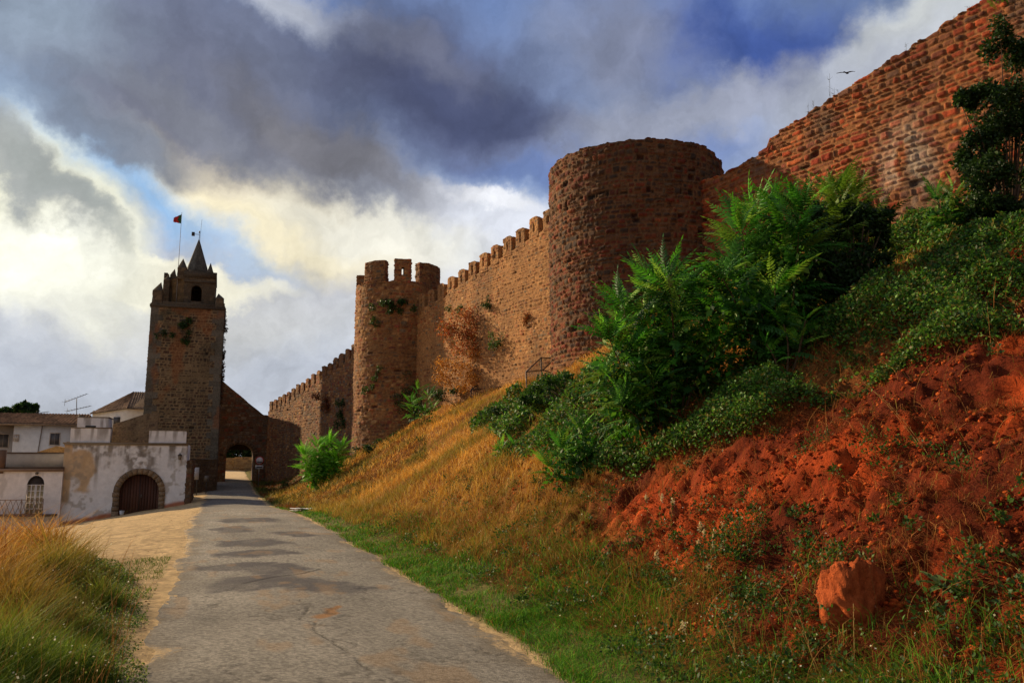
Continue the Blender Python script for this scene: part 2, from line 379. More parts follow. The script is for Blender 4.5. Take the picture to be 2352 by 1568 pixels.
c = c*(1-.6*ed[..., None])+np.array(lin((104, 92, 72)))*.6*ed[..., None]; dse = (sst(.16, .0, edge+.45*(fbm(RXX*4, SY*2.2, 4, 88)-.5)+.22*(grain[..., 0]-.5))*.9)[..., None]; c = c*(1-dse)+DIRT*.8*dse
tr = sst(.62, .75, fbm(RXX*3, SY*1.2, 4, 85))[..., None]*.3; c = c*(1-tr)+sand*tr
c = c*(1-.7*crack[..., None])+np.array(lin((48, 43, 37)))*.7*crack[..., None]
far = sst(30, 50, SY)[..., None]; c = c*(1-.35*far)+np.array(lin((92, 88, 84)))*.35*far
vf = sst(76, 88, SY)[..., None]; c = c*(1-vf)+DIRT*vf
RZ = roadz(SY)+.045*np.sin(SX*math.pi)+.015*(fbm(RXX*1.3, SY*1.3, 3, 86)-.5)-.022*(1-sst(0, .14, edge))-.012*crack+.004
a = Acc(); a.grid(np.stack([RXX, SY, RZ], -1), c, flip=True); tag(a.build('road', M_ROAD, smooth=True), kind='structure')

# ---------------------------------------------------------------- masonry
class Mas:
    def __init__(s, seed, ch=.27, cw=.40, joint=.02, amp=.05, off=.035, stones=(), mortar=(.3, .2, .1), holes=0, holeband=None, split=.3, stain=None, rough=.05, mjit=1., dim=1.):
        s.seed, s.cw, s.joint, s.amp, s.off, s.mortar, s.holes, s.hb, s.split, s.stain = seed, cw, joint, amp, off, np.array(mortar), holes, holeband, split, stain
        s.stones = np.array(stones)*dim; s.mortar = s.mortar*dim; s.rough = rough; r = np.random.default_rng(seed); s.b = np.concatenate([[-12], -12+np.cumsum(ch*(.65+.7*r.random(200)))]); s.mj = mjit
    def __call__(s, S, Zz):
        S = np.asarray(S, float); Zz = np.asarray(Zz, float); sd = s.seed
        w = .10*(fbm(S*.5, Zz*.8, 2, sd)-.5)*2; zw = Zz+w*.8+.05*(fbm(S*2.2, Zz*2.2, 2, sd+1)-.5)
        ci = np.clip(np.searchsorted(s.b, zw)-1, 0, len(s.b)-2); lo = s.b[ci]; hi = s.b[ci+1]
        x = (S+hsh(ci, 7, sd)*3+.06*(fbm(S*2, Zz*2+30, 2, sd+2)-.5))/(s.cw*(.75+.5*hsh(ci, 9, sd)))
        bb = lambda k: k+.75*(hsh(k, ci, sd+3)-.5)
        k = np.floor(x); k = np.where(x < bb(k), k-1, k); k = np.where(x > bb(k+1), k+1, k)
        l, r = bb(k), bb(k+1)
        # some cells hold two small stones
        sp = (hsh(k, ci, sd+4) < s.split) & ((hi-lo) > .2); mid = lo+(hi-lo)*(.4+.2*hsh(k, ci, sd+5)); up = zw > mid
        lo2 = np.where(sp & up, mid, lo); hi2 = np.where(sp & ~up, mid, hi); sub = np.where(sp & up, 1, 0)
        ds = np.minimum(x-l, r-x)*s.cw; dz = np.minimum(zw-lo2, hi2-zw)
        R = .07; cr_ = (ds < R) & (dz < R); d = np.where(cr_, R-np.hypot(R-np.minimum(ds, R), R-np.minimum(dz, R)), np.minimum(ds, dz))
        d = d+.03*(fbm(S*9, Zz*9, 2, sd+6)-.5)
        j = s.joint*(.6+.9*hsh(k, ci*2+sub, sd+7)*s.mj)
        j = j*(.65+.65*sst(.45, .66, fbm(S*.3+5, Zz*.45, 3, sd+15))); m = sst(j, j+.028, d)
        h1 = hsh(k, ci*2+sub, sd+8); h2 = hsh(k, ci*2+sub, sd+9); h3 = hsh(k, ci*2+sub, sd+10)
        hole = h3 < s.holes
        if s.hb is not None: hole = hole | ((h3 < .45) & (np.abs(Zz-s.hb[0]) < s.hb[1]) & (S > s.hb[2]) & (S < s.hb[3]))
        relx = (x-(l+r)/2)*(h1-.5)*.06+(zw-(lo2+hi2)/2)*(h2-.5)*.25
        disp = m*(s.amp+s.off*(h2-.5)*2+relx)+s.rough*(fbm(S*7, Zz*7, 3, sd+11)-.5)*(.4+m)
        disp = np.where(hole, disp*0-.10*m, disp)
        idx = (h1*len(s.stones)).astype(int) % len(s.stones)
        sc_ = s.stones[idx]*(.70+.60*hsh(k, ci*2+sub, sd+12))[..., None]
        big = fbm(S*.35, Zz*.35, 3, sd+13)[..., None]; sc_ = sc_*(.62+.76*big)
        mo = s.mortar*(.7+.6*fbm(S*1.2, Zz*1.2, 3, sd+14))[..., None]
        c = mo*(1-m[..., None])+sc_*m[..., None]
        c = np.where(hole[..., None], c*.45, c); st = sst(.42, .62, fbm(S*.9, Zz*.14, 3, sd+16)*.6+fbm(S*.5, Zz*.5, 3, sd+17)*.4)[..., None]; c = c*(1-.28*st)+np.array([.035, .024, .014])*.28*st
        if s.stain is not None: c = s.stain(S, Zz, c)
        return disp, np.clip(c, .003, .95)

def lc(*cs): return [lin(c) for c in cs]
RUST = lc((158, 70, 34), (134, 52, 28), (166, 86, 44), (116, 60, 40), (100, 66, 48), (150, 62, 28), (150, 92, 54), (118, 70, 44))
RUSTD = lc((142, 62, 32), (118, 50, 28), (148, 78, 42), (98, 56, 38), (84, 58, 42), (132, 54, 26), (104, 84, 62), (76, 58, 44), (128, 88, 58))
GOLD = lc((148, 104, 60), (128, 86, 50), (160, 120, 74), (114, 74, 46), (106, 88, 66), (138, 80, 46))
GREY = lc((104, 92, 76), (92, 80, 68), (120, 104, 82), (84, 66, 54), (110, 84, 60))
def stain_n(S, Zz, c):
    k = sst(.56, .7, fbm(S*.5, Zz*.3, 3, 5))*.5; c = c*(1-k[..., None])+np.array(lin((84, 74, 60)))*k[..., None]
    k = sst(1.3, .2, np.hypot((S-9.6)*.9, (Zz-10.9)*.55))*sst(.35, .6, fbm(S*2.2, Zz*.9, 3, 77))*.45   # pale lime run
    return c*(1-k[..., None])+np.array(lin((178, 165, 145)))*k[..., None]

def straight_wall(name, P0, P1, zb, zt, thick, mas, ds, dzr, parent, slits=(), zoff=0):
    P0 = np.array(P0, float); P1 = np.array(P1, float); Lg = np.linalg.norm(P1-P0); d = (P1-P0)/Lg; n = np.array([d[1], -d[0]])   # outward normal left of the direction
    S = np.arange(0, Lg+ds, ds); top = zt(S); bot = zb(S); nz = int((top.max()-bot.min())/dzr)
    T = np.linspace(0, 1, nz)
    Zz = bot[:, None]+(top-bot)[:, None]*T
    SS = np.broadcast_to(S[:, None], Zz.shape)
    disp, colr = mas(SS, Zz)
    for (s0, s1, z0, z1) in slits:
        q = (SS > s0) & (SS < s1) & (Zz > z0) & (Zz < z1); disp = np.where(q, -.35, disp); colr = np.where(q[..., None], colr*.3, colr)
    def at(S, o, Z): return np.stack([P0[0]+d[0]*S+n[0]*o, P0[1]+d[1]*S+n[1]*o, Z], -1)
    F = at(SS, disp, Zz)
    nt_ = 7; u = np.linspace(0, 1, nt_)[1:]; S2 = np.broadcast_to(S[:, None], (len(S), nt_-1)); dt, ct = mas(S2+3, u[None, :]*thick+40+0*S2)
    TP = at(S2, -u*thick+disp[:, -1:]*(1-u), top[:, None]+dt*.8)
    ub = np.linspace(1, 0, 8)[1:]; S3 = np.broadcast_to(S[:, None], (len(S), 7)); Bk = at(S3, -thick+0*S3, bot[:, None]+(top-bot)[:, None]*ub)
    _, cb_ = mas(S3, Bk[..., 2])
    a = Acc(); a.grid(np.concatenate([F, TP, Bk], 1), np.concatenate([colr, ct, cb_], 1), flip=True)
    Pall = np.concatenate([F, TP, Bk], 1)
    for row in (0, -1): a.faces(Pall[row], np.array([list(range(Pall.shape[1]))]), mas.mortar)
    return a.build(name, M_STONE, parent)

def resample(poly, ds):
    out = []; sl = []; acc = 0
    for k in range(len(poly)):
        p, q = np.array(poly[k], float), np.array(poly[(k+1) % len(poly)], float); L_ = np.linalg.norm(q-p); n = max(1, int(round(L_/ds)))
        for i in range(n): out.append(p+(q-p)*i/n); sl.append(acc+L_*i/n)
        acc += L_
    return np.array(out), np.array(sl)
def loop_solid(acc, poly, zb, zt, mas, ds, dzr, taper=None, hole=None, ragged=.03, soff=0, round_=.5):
    """closed outline (counter clockwise) swept up with masonry relief and a capped top"""
    P, S = resample(poly, ds); n = len(P); T = np.roll(P, -1, 0)-np.roll(P, 1, 0); T /= np.linalg.norm(T, axis=1)[:, None]; Nn = np.stack([T[:, 1], -T[:, 0]], -1)
    ctr = P.mean(0); top = zt(P) if callable(zt) else np.full(n, float(zt)); top = top+ragged*(fbm(S*2.2+soff, S*0, 3, mas.seed)-.5)*2
    nz = max(3, int((top.max()-zb)/dzr)); t = np.linspace(0, 1, nz)
    Zz = zb+(top-zb)[:, None]*t; SS = np.broadcast_to(S[:, None]+soff, Zz.shape)
    disp, c = mas(SS, Zz)
    k = taper(Zz) if taper else 1.0
    XY = ctr+(P-ctr)[:, None, :]*(k[..., None] if taper else 1)+Nn[:, None, :]*disp[..., None]
    G = np.concatenate([XY, Zz[..., None]], -1)
    if hole is None: acc.grid(G, c, wrap=True)
    else:
        b = acc._add(G, c); m = nz; ii = np.arange(n)[:, None]; jj = np.arange(m-1)[None, :]; i2 = (ii+1) % n
        q = np.stack([ii*m+jj, i2*m+jj, i2*m+jj+1, ii*m+jj+1], -1)
        keep = ~hole(G[:, :-1]); acc.f.append(q[keep]+b)
    rings = [G[:, -1]]; cols = [c[:, -1]]
    for i, s_ in enumerate((.8, .5, .25)):
        ring = np.concatenate([ctr+(XY[:, -1]-ctr)*s_, (top+.02-.0*i)[:, None]], 1); ring[:, 2] = ring[:, 2]*s_+top.mean()*(1-s_)+.03*(fbm(ring[:, 0]*4, ring[:, 1]*4, 2, 5)-.5)
        rings.append(ring); cols.append(c[:, -1])
    acc.grid(np.stack(rings, 1), np.stack(cols, 1), wrap=True)
    acc.faces(rings[-1], np.array([list(range(n))]), mas.mortar)

# wall and tower geometry on plan
Bc, Br = np.array([11.2, 53.4]), 2.88
Ac, Ar = np.array([16.85, 30.0]), 3.78
Gc = np.array([4.2, 79.4]); Nend = np.array([34.2, -40]); N1 = np.array([23., 5.])

# near curtain wall
w = empty('castle_wall', (19, 24, 8), 'tall rust red rubble wall climbing to the top right corner behind the dark leafy tree', 'castle wall')
MN = Mas(11, .22, .34, .020, .055, .035, RUST, lin((138, 90, 50)), .012, stain=stain_n, rough=.05, dim=.92)
P0 = Ac+(N1-Ac)*.10; dN = (N1-Ac)/np.linalg.norm(N1-Ac)
def sN(Y): return (P0[1]-Y)/(-dN[1])
def ztN(S):
    Y = P0[1]+dN[1]*S
    z = np.interp(Y, [-2, 8, 14.4, 15.8, 23.0, 23.15, 24.0, 24.75, 27.5, 31], [16.0, 15.7, 15.33, 15.12, 13.62, 13.25, 13.15, 12.95, 12.9, 12.9])
    return z+.10*(hsh(np.floor(S/.42), 3, 9)-.5)*sst(0, .3, np.abs((S/.42) % 1-.5)*2*-1+1)+.12*(fbm(S*1.1, S*0, 3, 4)-.5)
straight_wall('wall_body', P0, N1+dN*8, lambda S: H0(P0[0]+dN[0]*S, P0[1]+dN[1]*S)-1.2, ztN, 1.6, MN, .045, .045, w)

# middle curtain wall with merlons
MM = Mas(12, .17, .26, .022, .03, .02, GOLD, lin((158, 112, 64)), .004, rough=.07, mjit=1.6)
def curtain(Pa, Pb, zt_knots, mas, ds, w, pitch, mw, mh, msk, seed, slit=True, skip=.0):
    Lg = np.linalg.norm(Pb-Pa); d = (Pb-Pa)/Lg; n = np.array([d[1], -d[0]])
    top = lambda S: np.interp(Pa[1]+d[1]*np.asarray(S), *zt_knots)-mh+.05*(fbm(np.asarray(S)*1.5, np.asarray(S)*0, 2, seed)-.5)
    straight_wall('wall_body', Pa, Pb, lambda S: H0(Pa[0]+d[0]*S, Pa[1]+d[1]*S)-1.0, top, 1.5, mas, ds, ds, w)
    s = .3; r = np.random.default_rng(seed)
    while s+mw < Lg:
        jw = mw*(1+.12*(r.random()-.5)); jh = mh*(1+.16*(r.random()-.5)); z0 = float(top(s+jw/2))-.15
        p = [Pa+d*s+n*-.55, Pa+d*s+n*.01, Pa+d*(s+jw)+n*.01, Pa+d*(s+jw)+n*-.55]
        p = p if np.cross(p[1]-p[0], p[2]-p[1]) > 0 else p[::-1]
        a = Acc(); zs0, zs1 = z0+jh*.35, z0+jh*.8; cmid = Pa+d*(s+jw/2)
        tz = lambda P, z0=z0, jh=jh: z0+.15+jh-.10*np.clip(np.abs((P-cmid)@d)/jw*2, 0, 1)**3
        loop_solid(a, p, z0, tz, mas, max(.05, ds), max(.05, ds), ragged=.03, soff=s*3)
        if slit: # arrow slit cut into the outer face, its shade darkened into the colour
            V = a.v[0]; rel = (V[:, :2]-cmid); al = np.abs(rel@d); on = rel@n
            q = (al < .07) & (on > -.1) & (V[:, 2] > zs0) & (V[:, 2] < zs1)
            V[q, :2] -= n*.22; a.c[0] = np.array(a.c[0]); a.c[0][q] *= .3
        a.build('merlon', M_STONE, w); s += pitch*(1+.08*(r.random()-.5))
w = empty('castle_wall', (14, 42, 6), 'golden brown rubble wall with a row of merlons between the two round towers', 'castle wall')
Pa = Ac+np.array([-2.6, 2.6])*.0+(Bc-Ac)*.06; Pb = Bc+(Ac-Bc)*.06
# run from the far tower to the near one so that the outer normal faces the road
curtain(Pb, Pa, ([28, 34, 36.1, 38, 47.35, 52], [15.0, 15.0, 14.72, 14.45, 12.9, 12.5]), MM, .055, w, 1.27, .82, 1.0, None, 21)
# far curtain wall
w = empty('castle_wall', (8, 66, 2), 'far brown curtain wall with merlons running down from the round tower to the gate', 'castle wall')
MC = Mas(13, .20, .30, .022, .03, .03, GOLD[:3]+RUST[3:5]+GREY[:2], lin((128, 88, 52)), .01, rough=.09)
Pc = Gc+(Bc-Gc)*.08
curtain(Gc+(Bc-Gc)*.015, Bc+(Gc-Bc)*.05, ([53, 60.3, 68, 76.4, 80], [12.0, 10.65, 9.1, 7.6, 7.4]), MC, .08, w, 1.17, .78, .95, None, 22, slit=False)

# round towers
def circle(c, r, n=220, a0=0): return [(c[0]+r*math.cos(a0+2*math.pi*k/n), c[1]+r*math.sin(a0+2*math.pi*k/n)) for k in range(n)]
wA = empty('round_tower', (Ac[0], Ac[1], 5), 'massive dark round tower with a ragged broken top and no merlons', 'tower')
ang0 = math.atan2(-Ac[1], -Ac[0])
def stA(S, Zz, c):
    # S measured along the perimeter from the point facing the viewer
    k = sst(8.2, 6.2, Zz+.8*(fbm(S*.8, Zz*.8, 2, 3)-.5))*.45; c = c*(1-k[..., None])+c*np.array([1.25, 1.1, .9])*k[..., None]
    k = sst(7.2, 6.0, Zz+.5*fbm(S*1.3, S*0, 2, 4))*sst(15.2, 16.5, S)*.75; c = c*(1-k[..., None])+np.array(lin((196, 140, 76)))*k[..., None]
    return c
MA = Mas(14, .215, .29, .018, .05, .04, RUSTD, lin((140, 98, 58)), .02, holeband=(12.4, .12, -50, 50), stain=stA, rough=.06, dim=.60)
def ztA(P):
    ang = np.arctan2(P[:, 1]-Ac[1], P[:, 0]-Ac[0])-ang0; ang = (ang+math.pi) % (2*math.pi)-math.pi
    z = 14.5+.07*(hsh(np.floor(ang*Ar/.4), 5, 6)-.5)
    return z-.28*sst(1.0, 1.05, ang)-.35*sst(1.2, 1.25, ang)-.3*sst(1.35, 1.4, ang)
a = Acc(); loop_solid(a, circle(Ac, Ar, 620), 3.5, ztA, MA, .05, .045, taper=lambda z: 1+.012*sst(5, 13, z), ragged=.06)
a.build('tower_body', M_STONE, wA)

wB = empty('round_tower', (Bc[0], Bc[1], 3), 'slender golden round tower crowned by four square merlons', 'tower')
MBm = Mas(15, .20, .30, .022, .04, .03, GOLD+RUST[3:5], lin((140, 98, 56)), .012, rough=.09)
a = Acc(); loop_solid(a, circle(Bc, Br, 240), 1.0, 13.55, MBm, .08, .07, taper=lambda z: 1+.03*sst(5, 2.0, z)-.0*z, ragged=.08)
a.build('tower_body', M_STONE, wB)
def arc_merlon(a0, a1, z0, z1, hole=None, seed=0):
    n = 14; o = [(Bc[0]+(Br+.02)*math.cos(a0+(a1-a0)*k/n), Bc[1]+(Br+.02)*math.sin(a0+(a1-a0)*k/n)) for k in range(n+1)]
    i = [(Bc[0]+(Br-.55)*math.cos(a1+(a0-a1)*k/n), Bc[1]+(Br-.55)*math.sin(a1+(a0-a1)*k/n)) for k in range(n+1)]
    a = Acc(); hf = None
    if hole is not None:
        hp = np.array([Bc[0]+Br*math.cos(hole), Bc[1]+Br*math.sin(hole)]); dd = np.array([-math.sin(hole), math.cos(hole)])
        hf = lambda G: (np.abs((G[..., :2]-hp)@dd) < .085) & (G[..., 2] > z0+.55) & (G[..., 2] < z0+1.05)
    loop_solid(a, o+i, z0, z1, MBm, .06, .06, hole=hf, ragged=.05, soff=seed); a.build('merlon', M_STONE, wB)
def angB(u):    # bearing on the tower rim seen at picture column u (front side)
    ub = np.array([(lambda p: 1176+f_px*((p-cC)@cR)/((p-cC)@cF))(np.array([Bc[0]+Br*math.cos(t), Bc[1]+Br*math.sin(t), 14])) for t in tt]); return tt[np.argmin(np.abs(ub-u))]
tv = math.atan2(-Bc[1], -Bc[0]); tt = np.linspace(tv-1.5, tv+1.5, 400)
for u0, u1, zt_, hl in ((838, 884, 14.95, None), (906, 944, 15.05, 925), (964, 1010, 14.95, None)):
    arc_merlon(angB(u0), angB(u1), 13.4, zt_, None if hl is None else angB(hl), seed=u0)
arc_merlon(tv-2.15, tv-1.62, 13.4, 14.55, seed=5)
arc_merlon(tv+2.6, tv+3.1, 13.4, 14.6, seed=8)

# ---------------------------------------------------------------- gate wall
gy = 79.0
wG = empty('castle_gate', (2, gy, 0), 'dark stone gate wall with an arched passage at the end of the road', 'gate')
MG = Mas(16, .24, .34, .02, .03, .03, GREY+RUST[3:5], lin((96, 72, 48)), .01, rough=.08)
gx0, gx1 = yy(517, 1100, gy)[0], yy(581, 1100, gy)[0]; gcx = (gx0+gx1)/2; gr = (gx1-gx0)/2; zspr = yy(549, 1045, gy)[2]; ztop_ = yy(549, 1018, gy)[2]
def gate_top(X): return np.interp(X, [-.4, .15, 3.3, 3.9, 4.6, 6], [9.6, 9.2, 6.62, 6.15, 6.1, 6.2])+.15*(fbm(X*2, X*0, 3, 6)-.5)
def panel(acc, xa, xb, Y, zlo, zhi, mas, ds, sx=1, back=False):
    X = np.arange(xa, xb+ds*.5, (xb-xa)/max(1, round((xb-xa)/ds))); lo = zlo(X); hi = zhi(X); nz = max(2, int((hi.max()-lo.min())/ds))
    Zz = lo[:, None]+(hi-lo)[:, None]*np.linspace(0, 1, nz); XX = np.broadcast_to(X[:, None], Zz.shape); d, c = mas(XX, Zz)
    acc.grid(np.stack([XX, Y-d, Zz], -1), c)
def arch_z(X): return zspr+(ztop_-zspr)*np.sqrt(np.clip(1-((X-gcx)/gr)**2, 0, 1))
cz = lambda v: (lambda X: np.full(np.shape(X), float(v)))
a = Acc(); panel(a, -.6, gx0, gy, cz(-1), gate_top, MG, .08); panel(a, gx0, gx1, gy, arch_z, gate_top, MG, .08); panel(a, gx1, 6.5, gy, cz(-1), gate_top, MG, .08)
# top and back faces
X = np.linspace(-.6, 6.5, 60); Tz = gate_top(X); thk = 4.6
a.grid(np.stack([np.stack([X, X*0+gy, Tz], -1), np.stack([X, X*0+gy+1.2, Tz+.05], -1), np.stack([X, X*0+gy+1.25, Tz*0+5.4], -1), np.stack([X, X*0+gy+thk, Tz*0+5.4], -1), ], 1), MG.stones[0])
a.build('wall_body', M_STONE, wG)
# passage lining: jambs, vault, rear face
a = Acc(); th_ = np.linspace(0, math.pi, 25); px = gcx-gr*np.cos(th_); pz = zspr+(ztop_-zspr)*np.sin(th_)
px = np.concatenate([[gx0]*12, px, [gx1]*12]); pz = np.concatenate([np.linspace(-.8, zspr-.02, 12), pz, np.linspace(zspr-.02, -.8, 12)])
Yp = np.linspace(gy-.02, gy+thk, 30); PX = np.broadcast_to(px[:, None], (len(px), 30)); s_ = np.cumsum(np.concatenate([[0], np.hypot(np.diff(px), np.diff(pz))]))
d, c = MG(np.broadcast_to(Yp, PX.shape), np.broadcast_to(s_[:, None], PX.shape)); a.grid(np.stack([PX, np.broadcast_to(Yp, PX.shape), np.broadcast_to(pz[:, None], PX.shape)], -1), c)
a.build('passage', M_STONE, wG)
m = MB(); yb = gy+thk-.25
for x0, x1 in ((-.6, gx0-.02), (gx1+.02, 6.5)): m.box(x0, x1, yb, yb+.25, -1, 5.35, lin((70, 56, 40)))
m.box(gx0-.02, gx1+.02, yb+.003, yb+.247, zspr+.55, 5.35, lin((70, 56, 40))); m.build('rear_wall', M_STONE, wG)
# voussoir ring round the opening
a = Acc(); n = 15
for k in range(n):
    t0, t1 = math.pi*k/n+.012, math.pi*(k+1)/n-.012; q = []
    for t, r in ((t0, 0), (t1, 0), (t1, .34), (t0, .34)): q.append((gcx-(gr+r-.01)*math.cos(t), zspr+((ztop_-zspr)+r-.01)*math.sin(t)))
    MBx = MB(); MBx.a = a; MBx.prism(q, gy-.09, gy+.2, tuple(np.array(lin((96, 76, 56)))*(.7+.5*rng.random())))
a.build('arch_ring', M_STONE, wG)
# yellowish wall seen through the passage
a = Acc(); MY = Mas(17, .3, .5, .01, .02, .02, lc((190, 150, 92), (176, 132, 80), (160, 128, 88)), lin((186, 150, 98)), 0, rough=.06)
pY0, pY1 = 104.0, 106.0
panel(a, -1, 1.9, 100.5, cz(.3), cz(yy(545, 1051, 100.5)[2]), MY, .12); panel(a, 1.9, 8, 99.8, cz(.3), cz(yy(560, 1050, 99.8)[2]+.05), MY, .12)
MBx = MB(); MBx.a = a; MBx.box(-1, 1.9, 100.55, 101.1, .3, yy(545, 1051, 100.5)[2]-.02, lin((120, 104, 84))); MBx.box(1.9, 8, 99.86, 100.4, .3, yy(560, 1050, 99.8)[2], lin((120, 104, 84)))
tag(a.build('boundary_wall', M_STONE), 'low sunlit ochre wall seen through the gate passage', 'wall')

# ---------------------------------------------------------------- square clock tower
tY = 70.0; TX0, TX1 = -5.72, -.06
wT = empty('bell_tower', ((TX0+TX1)/2, tY+3, -.6), 'tall square stone tower with pointed battlements and a small spire beside the gate', 'tower')
def stT(S, Zz, c):
    # dressed grey quoins near the corners of the front face
    k0 = np.where(((Zz*1.9) % 2) > 1, .95, .6); q = (S < k0) | ((S > 5.66-k0) & (S < 5.66+k0)); qc = np.array(lin((100, 92, 78)))*(.75+.5*hsh(np.floor(Zz*1.9), (S > 3).astype(int), 4))[..., None]
    c = np.where(q[..., None], qc, c)
    k = sst(.5, .68, fbm(S*.6+3, Zz*.45, 3, 91))*sst(9, 13, Zz)*.8; c = c*(1-k[..., None])+np.array(lin((58, 56, 40)))*k[..., None]
    k = sst(.55, .7, fbm(S*.9, Zz*.6, 3, 95))*.5; return c*(1-k[..., None])+np.array(lin((140, 84, 44)))*k[..., None]
MT = Mas(18, .24, .34, .045, .02, .015, lc((84, 66, 50), (72, 62, 52), (96, 74, 54), (78, 54, 40)), lin((142, 118, 84)), .01, stain=stT, rough=.06, split=.2, dim=.85)
sq = [(TX0, tY), (TX1, tY), (TX1, tY+5.7), (TX0, tY+5.7)]
a = Acc(); loop_solid(a, sq, -1.2, 14.35, MT, .07, .07, taper=lambda z: 1.0+.035*sst(9, -1, z), ragged=0)
a.build('shaft', M_STONE, wT)
STC = lambda k=1: tuple(np.array(lin((88, 76, 60)))*k)
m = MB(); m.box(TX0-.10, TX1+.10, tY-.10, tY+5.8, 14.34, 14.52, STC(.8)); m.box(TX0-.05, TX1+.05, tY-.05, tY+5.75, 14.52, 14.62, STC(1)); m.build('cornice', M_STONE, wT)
MQ = Mas(19, .3, .5, .012, .012, .012, lc((96, 80, 60), (84, 72, 56), (106, 88, 64)), lin((84, 72, 54)), 0, rough=.05)
def pointed(name, x0, x1, y0, y1, z0, zsh, zap, k=1., parent=None, lop=0.):
    a = Acc(); loop_solid(a, [(x0, y0), (x1, y0), (x1, y1), (x0, y1)], z0, zsh, MQ, .1, .1, ragged=0)
    c = [((x0+x1)/2+lop*(x1-x0), (y0+y1)/2, zap)]
    a.faces([(x0, y0, zsh), (x1, y0, zsh), (x1, y1, zsh), (x0, y1, zsh)]+c, [(0, 1, 4), (1, 2, 4), (2, 3, 4), (3, 0, 4)], np.array(MQ.stones[1])*k)
    return a.build(name, M_STONE, parent)
def tz(y, Y=tY): return yy(420, (y/2.613+800)/1.7415, Y)[2]
def txx(x, Y=tY): return yy((x/2.613+500)/1.7415, 680, Y)[0]
# corner battlements of the lower parapet
pointed('merlon', txx(287), txx(392), tY, tY+.9, 14.6, tz(960), tz(862), parent=wT, lop=.25)
pointed('merlon', txx(398, 71.5), txx(462, 71.5), tY+1.3, tY+2.1, 14.6, tz(850, 71.5), tz(774, 71.5), parent=wT, lop=.2)
pointed('merlon', txx(462, 72), txx(520, 72), tY+1.8, tY+2.5, 14.6, tz(790, 72), tz(720, 72), parent=wT, lop=.2)
pointed('merlon', txx(950), txx(1036), tY, tY+.9, 14.6, tz(1000), tz(940), parent=wT, lop=-.2)
pointed('merlon', TX0, TX0+.8, tY+4.9, tY+5.7, 14.6, 15.6, 16.2, parent=wT); pointed('merlon', TX1-.8, TX1, tY+4.9, tY+5.7, 14.6, 15.6, 16.2, parent=wT)
m = MB(); m.box(txx(392), txx(950), tY+.02, tY+.32, 14.62, 14.80, STC()); m.box(TX0+.02, TX0+.32, tY+.9, tY+4.9, 14.62, 14.9, STC()); m.box(TX1-.32, TX1-.02, tY+.9, tY+4.9, 14.62, 15.1, STC()); m.build('parapet', M_STONE, wT)
# belfry stage: octagonal room, front left facet with an arch, front facet with an arched opening
bY = tY+.7; bx0, bx1 = txx(612, bY), txx(942, bY); bxl, bYl = txx(392, bY+1.6), bY+1.7; bzt = tz(800, bY); byb = tY+5.2
def facet(p, q, z0, z1, ow, oz0, oz1, oc, col, th=.35, name='belfry_wall'):
    p = np.array(p, float); q = np.array(q, float); L_ = np.linalg.norm(q-p); d = (q-p)/L_; n = np.array([d[1], -d[0]]); a = Acc()
    xs_ = np.concatenate([np.linspace(0, oc-ow/2, 10), np.linspace(oc-ow/2, oc+ow/2, 17), np.linspace(oc+ow/2, L_, 10)])
    lo = np.full(len(xs_), z0, float); tag_in = np.zeros(len(xs_), bool); tag_in[10:27] = True; rr = ow/2; zs = oz1-rr
    lo[tag_in] = zs+rr*np.sqrt(np.clip(1-((xs_[tag_in]-oc)/rr)**2, 0, 1))
    def P3(x, o, z): return np.stack([p[0]+d[0]*x+n[0]*o, p[1]+d[1]*x+n[1]*o, z], -1)
    for o in (0, -th):
        for sl in (slice(0, 10), slice(10, 27), slice(27, 37)):
            xx = xs_[sl]; ll = lo[sl]; T_ = np.linspace(0, 1, 14); Zz = ll[:, None]+(z1-ll)[:, None]*T_; XX = np.broadcast_to(xx[:, None], Zz.shape); dd, cc = MQ(XX+p[0], Zz)
            a.grid(P3(XX, o+dd*(1 if o == 0 else 0), Zz), cc*np.array(col))
        if oz0 > z0+.01:
            xx = np.array([oc-rr, oc+rr]); Zz = np.array([[z0, oz0]]*2); a.grid(P3(np.stack([xx, xx], 1), np.full((2, 2), o), Zz), np.array(MQ.stones[0])*np.array(col))
    # reveal
    rx = np.concatenate([[oc-rr], xs_[10:27], [oc+rr]]); rz_ = np.concatenate([[oz0], lo[10:27], [oz0]])
    rx = np.append(rx, rx[0]); rz_ = np.append(rz_, rz_[0])
    a.grid(np.stack([P3(rx, np.full(len(rx), .0), rz_), P3(rx, np.full(len(rx), -th), rz_)], 1), np.array(MQ.stones[0])*.8)
    tp = P3(np.array([0, L_]), np.zeros(2), np.full(2, z1)); tb = P3(np.array([0, L_]), np.full(2, -th), np.full(2, z1)); a.grid(np.stack([tp, tb], 1), MQ.stones[1])
    return a.build(name, M_STONE, wT)
wo = (bx1-bx0)
facet((bx0, bY), (bx1, bY), 14.6, bzt, .82, 15.1, tz(882, bY), wo*.40, (1, 1, 1))
facet((bxl, bYl), (bx0, bY), 14.6, bzt-.05, .62, 14.75, tz(880, bY), np.hypot(bx0-bxl, bYl-bY)*.32, (1.5, 1.25, .85))  # sunlit ochre look of this facet is put into its colour tint
facet((bx1, bY), (bx1, byb), 14.6, bzt, .8, 15.0, 16.0, 2.2, (1, 1, 1))
facet((bx1, byb), (bxl, byb), 14.6, bzt, .7, 15.0, 15.75, (bxl-bx0)*0+wo*.60, (1, 1, 1))
facet((bxl, byb), (bxl, bYl), 14.6, bzt, .8, 15.0, 16.0, 1.2, (1.2, 1.1, .9))  # weaker sunlit tint put into the colour of the left side
m = MB(); oct_ = [(bx0, bY), (bx1, bY), (bx1, byb), (bxl, byb), (bxl, bYl)]
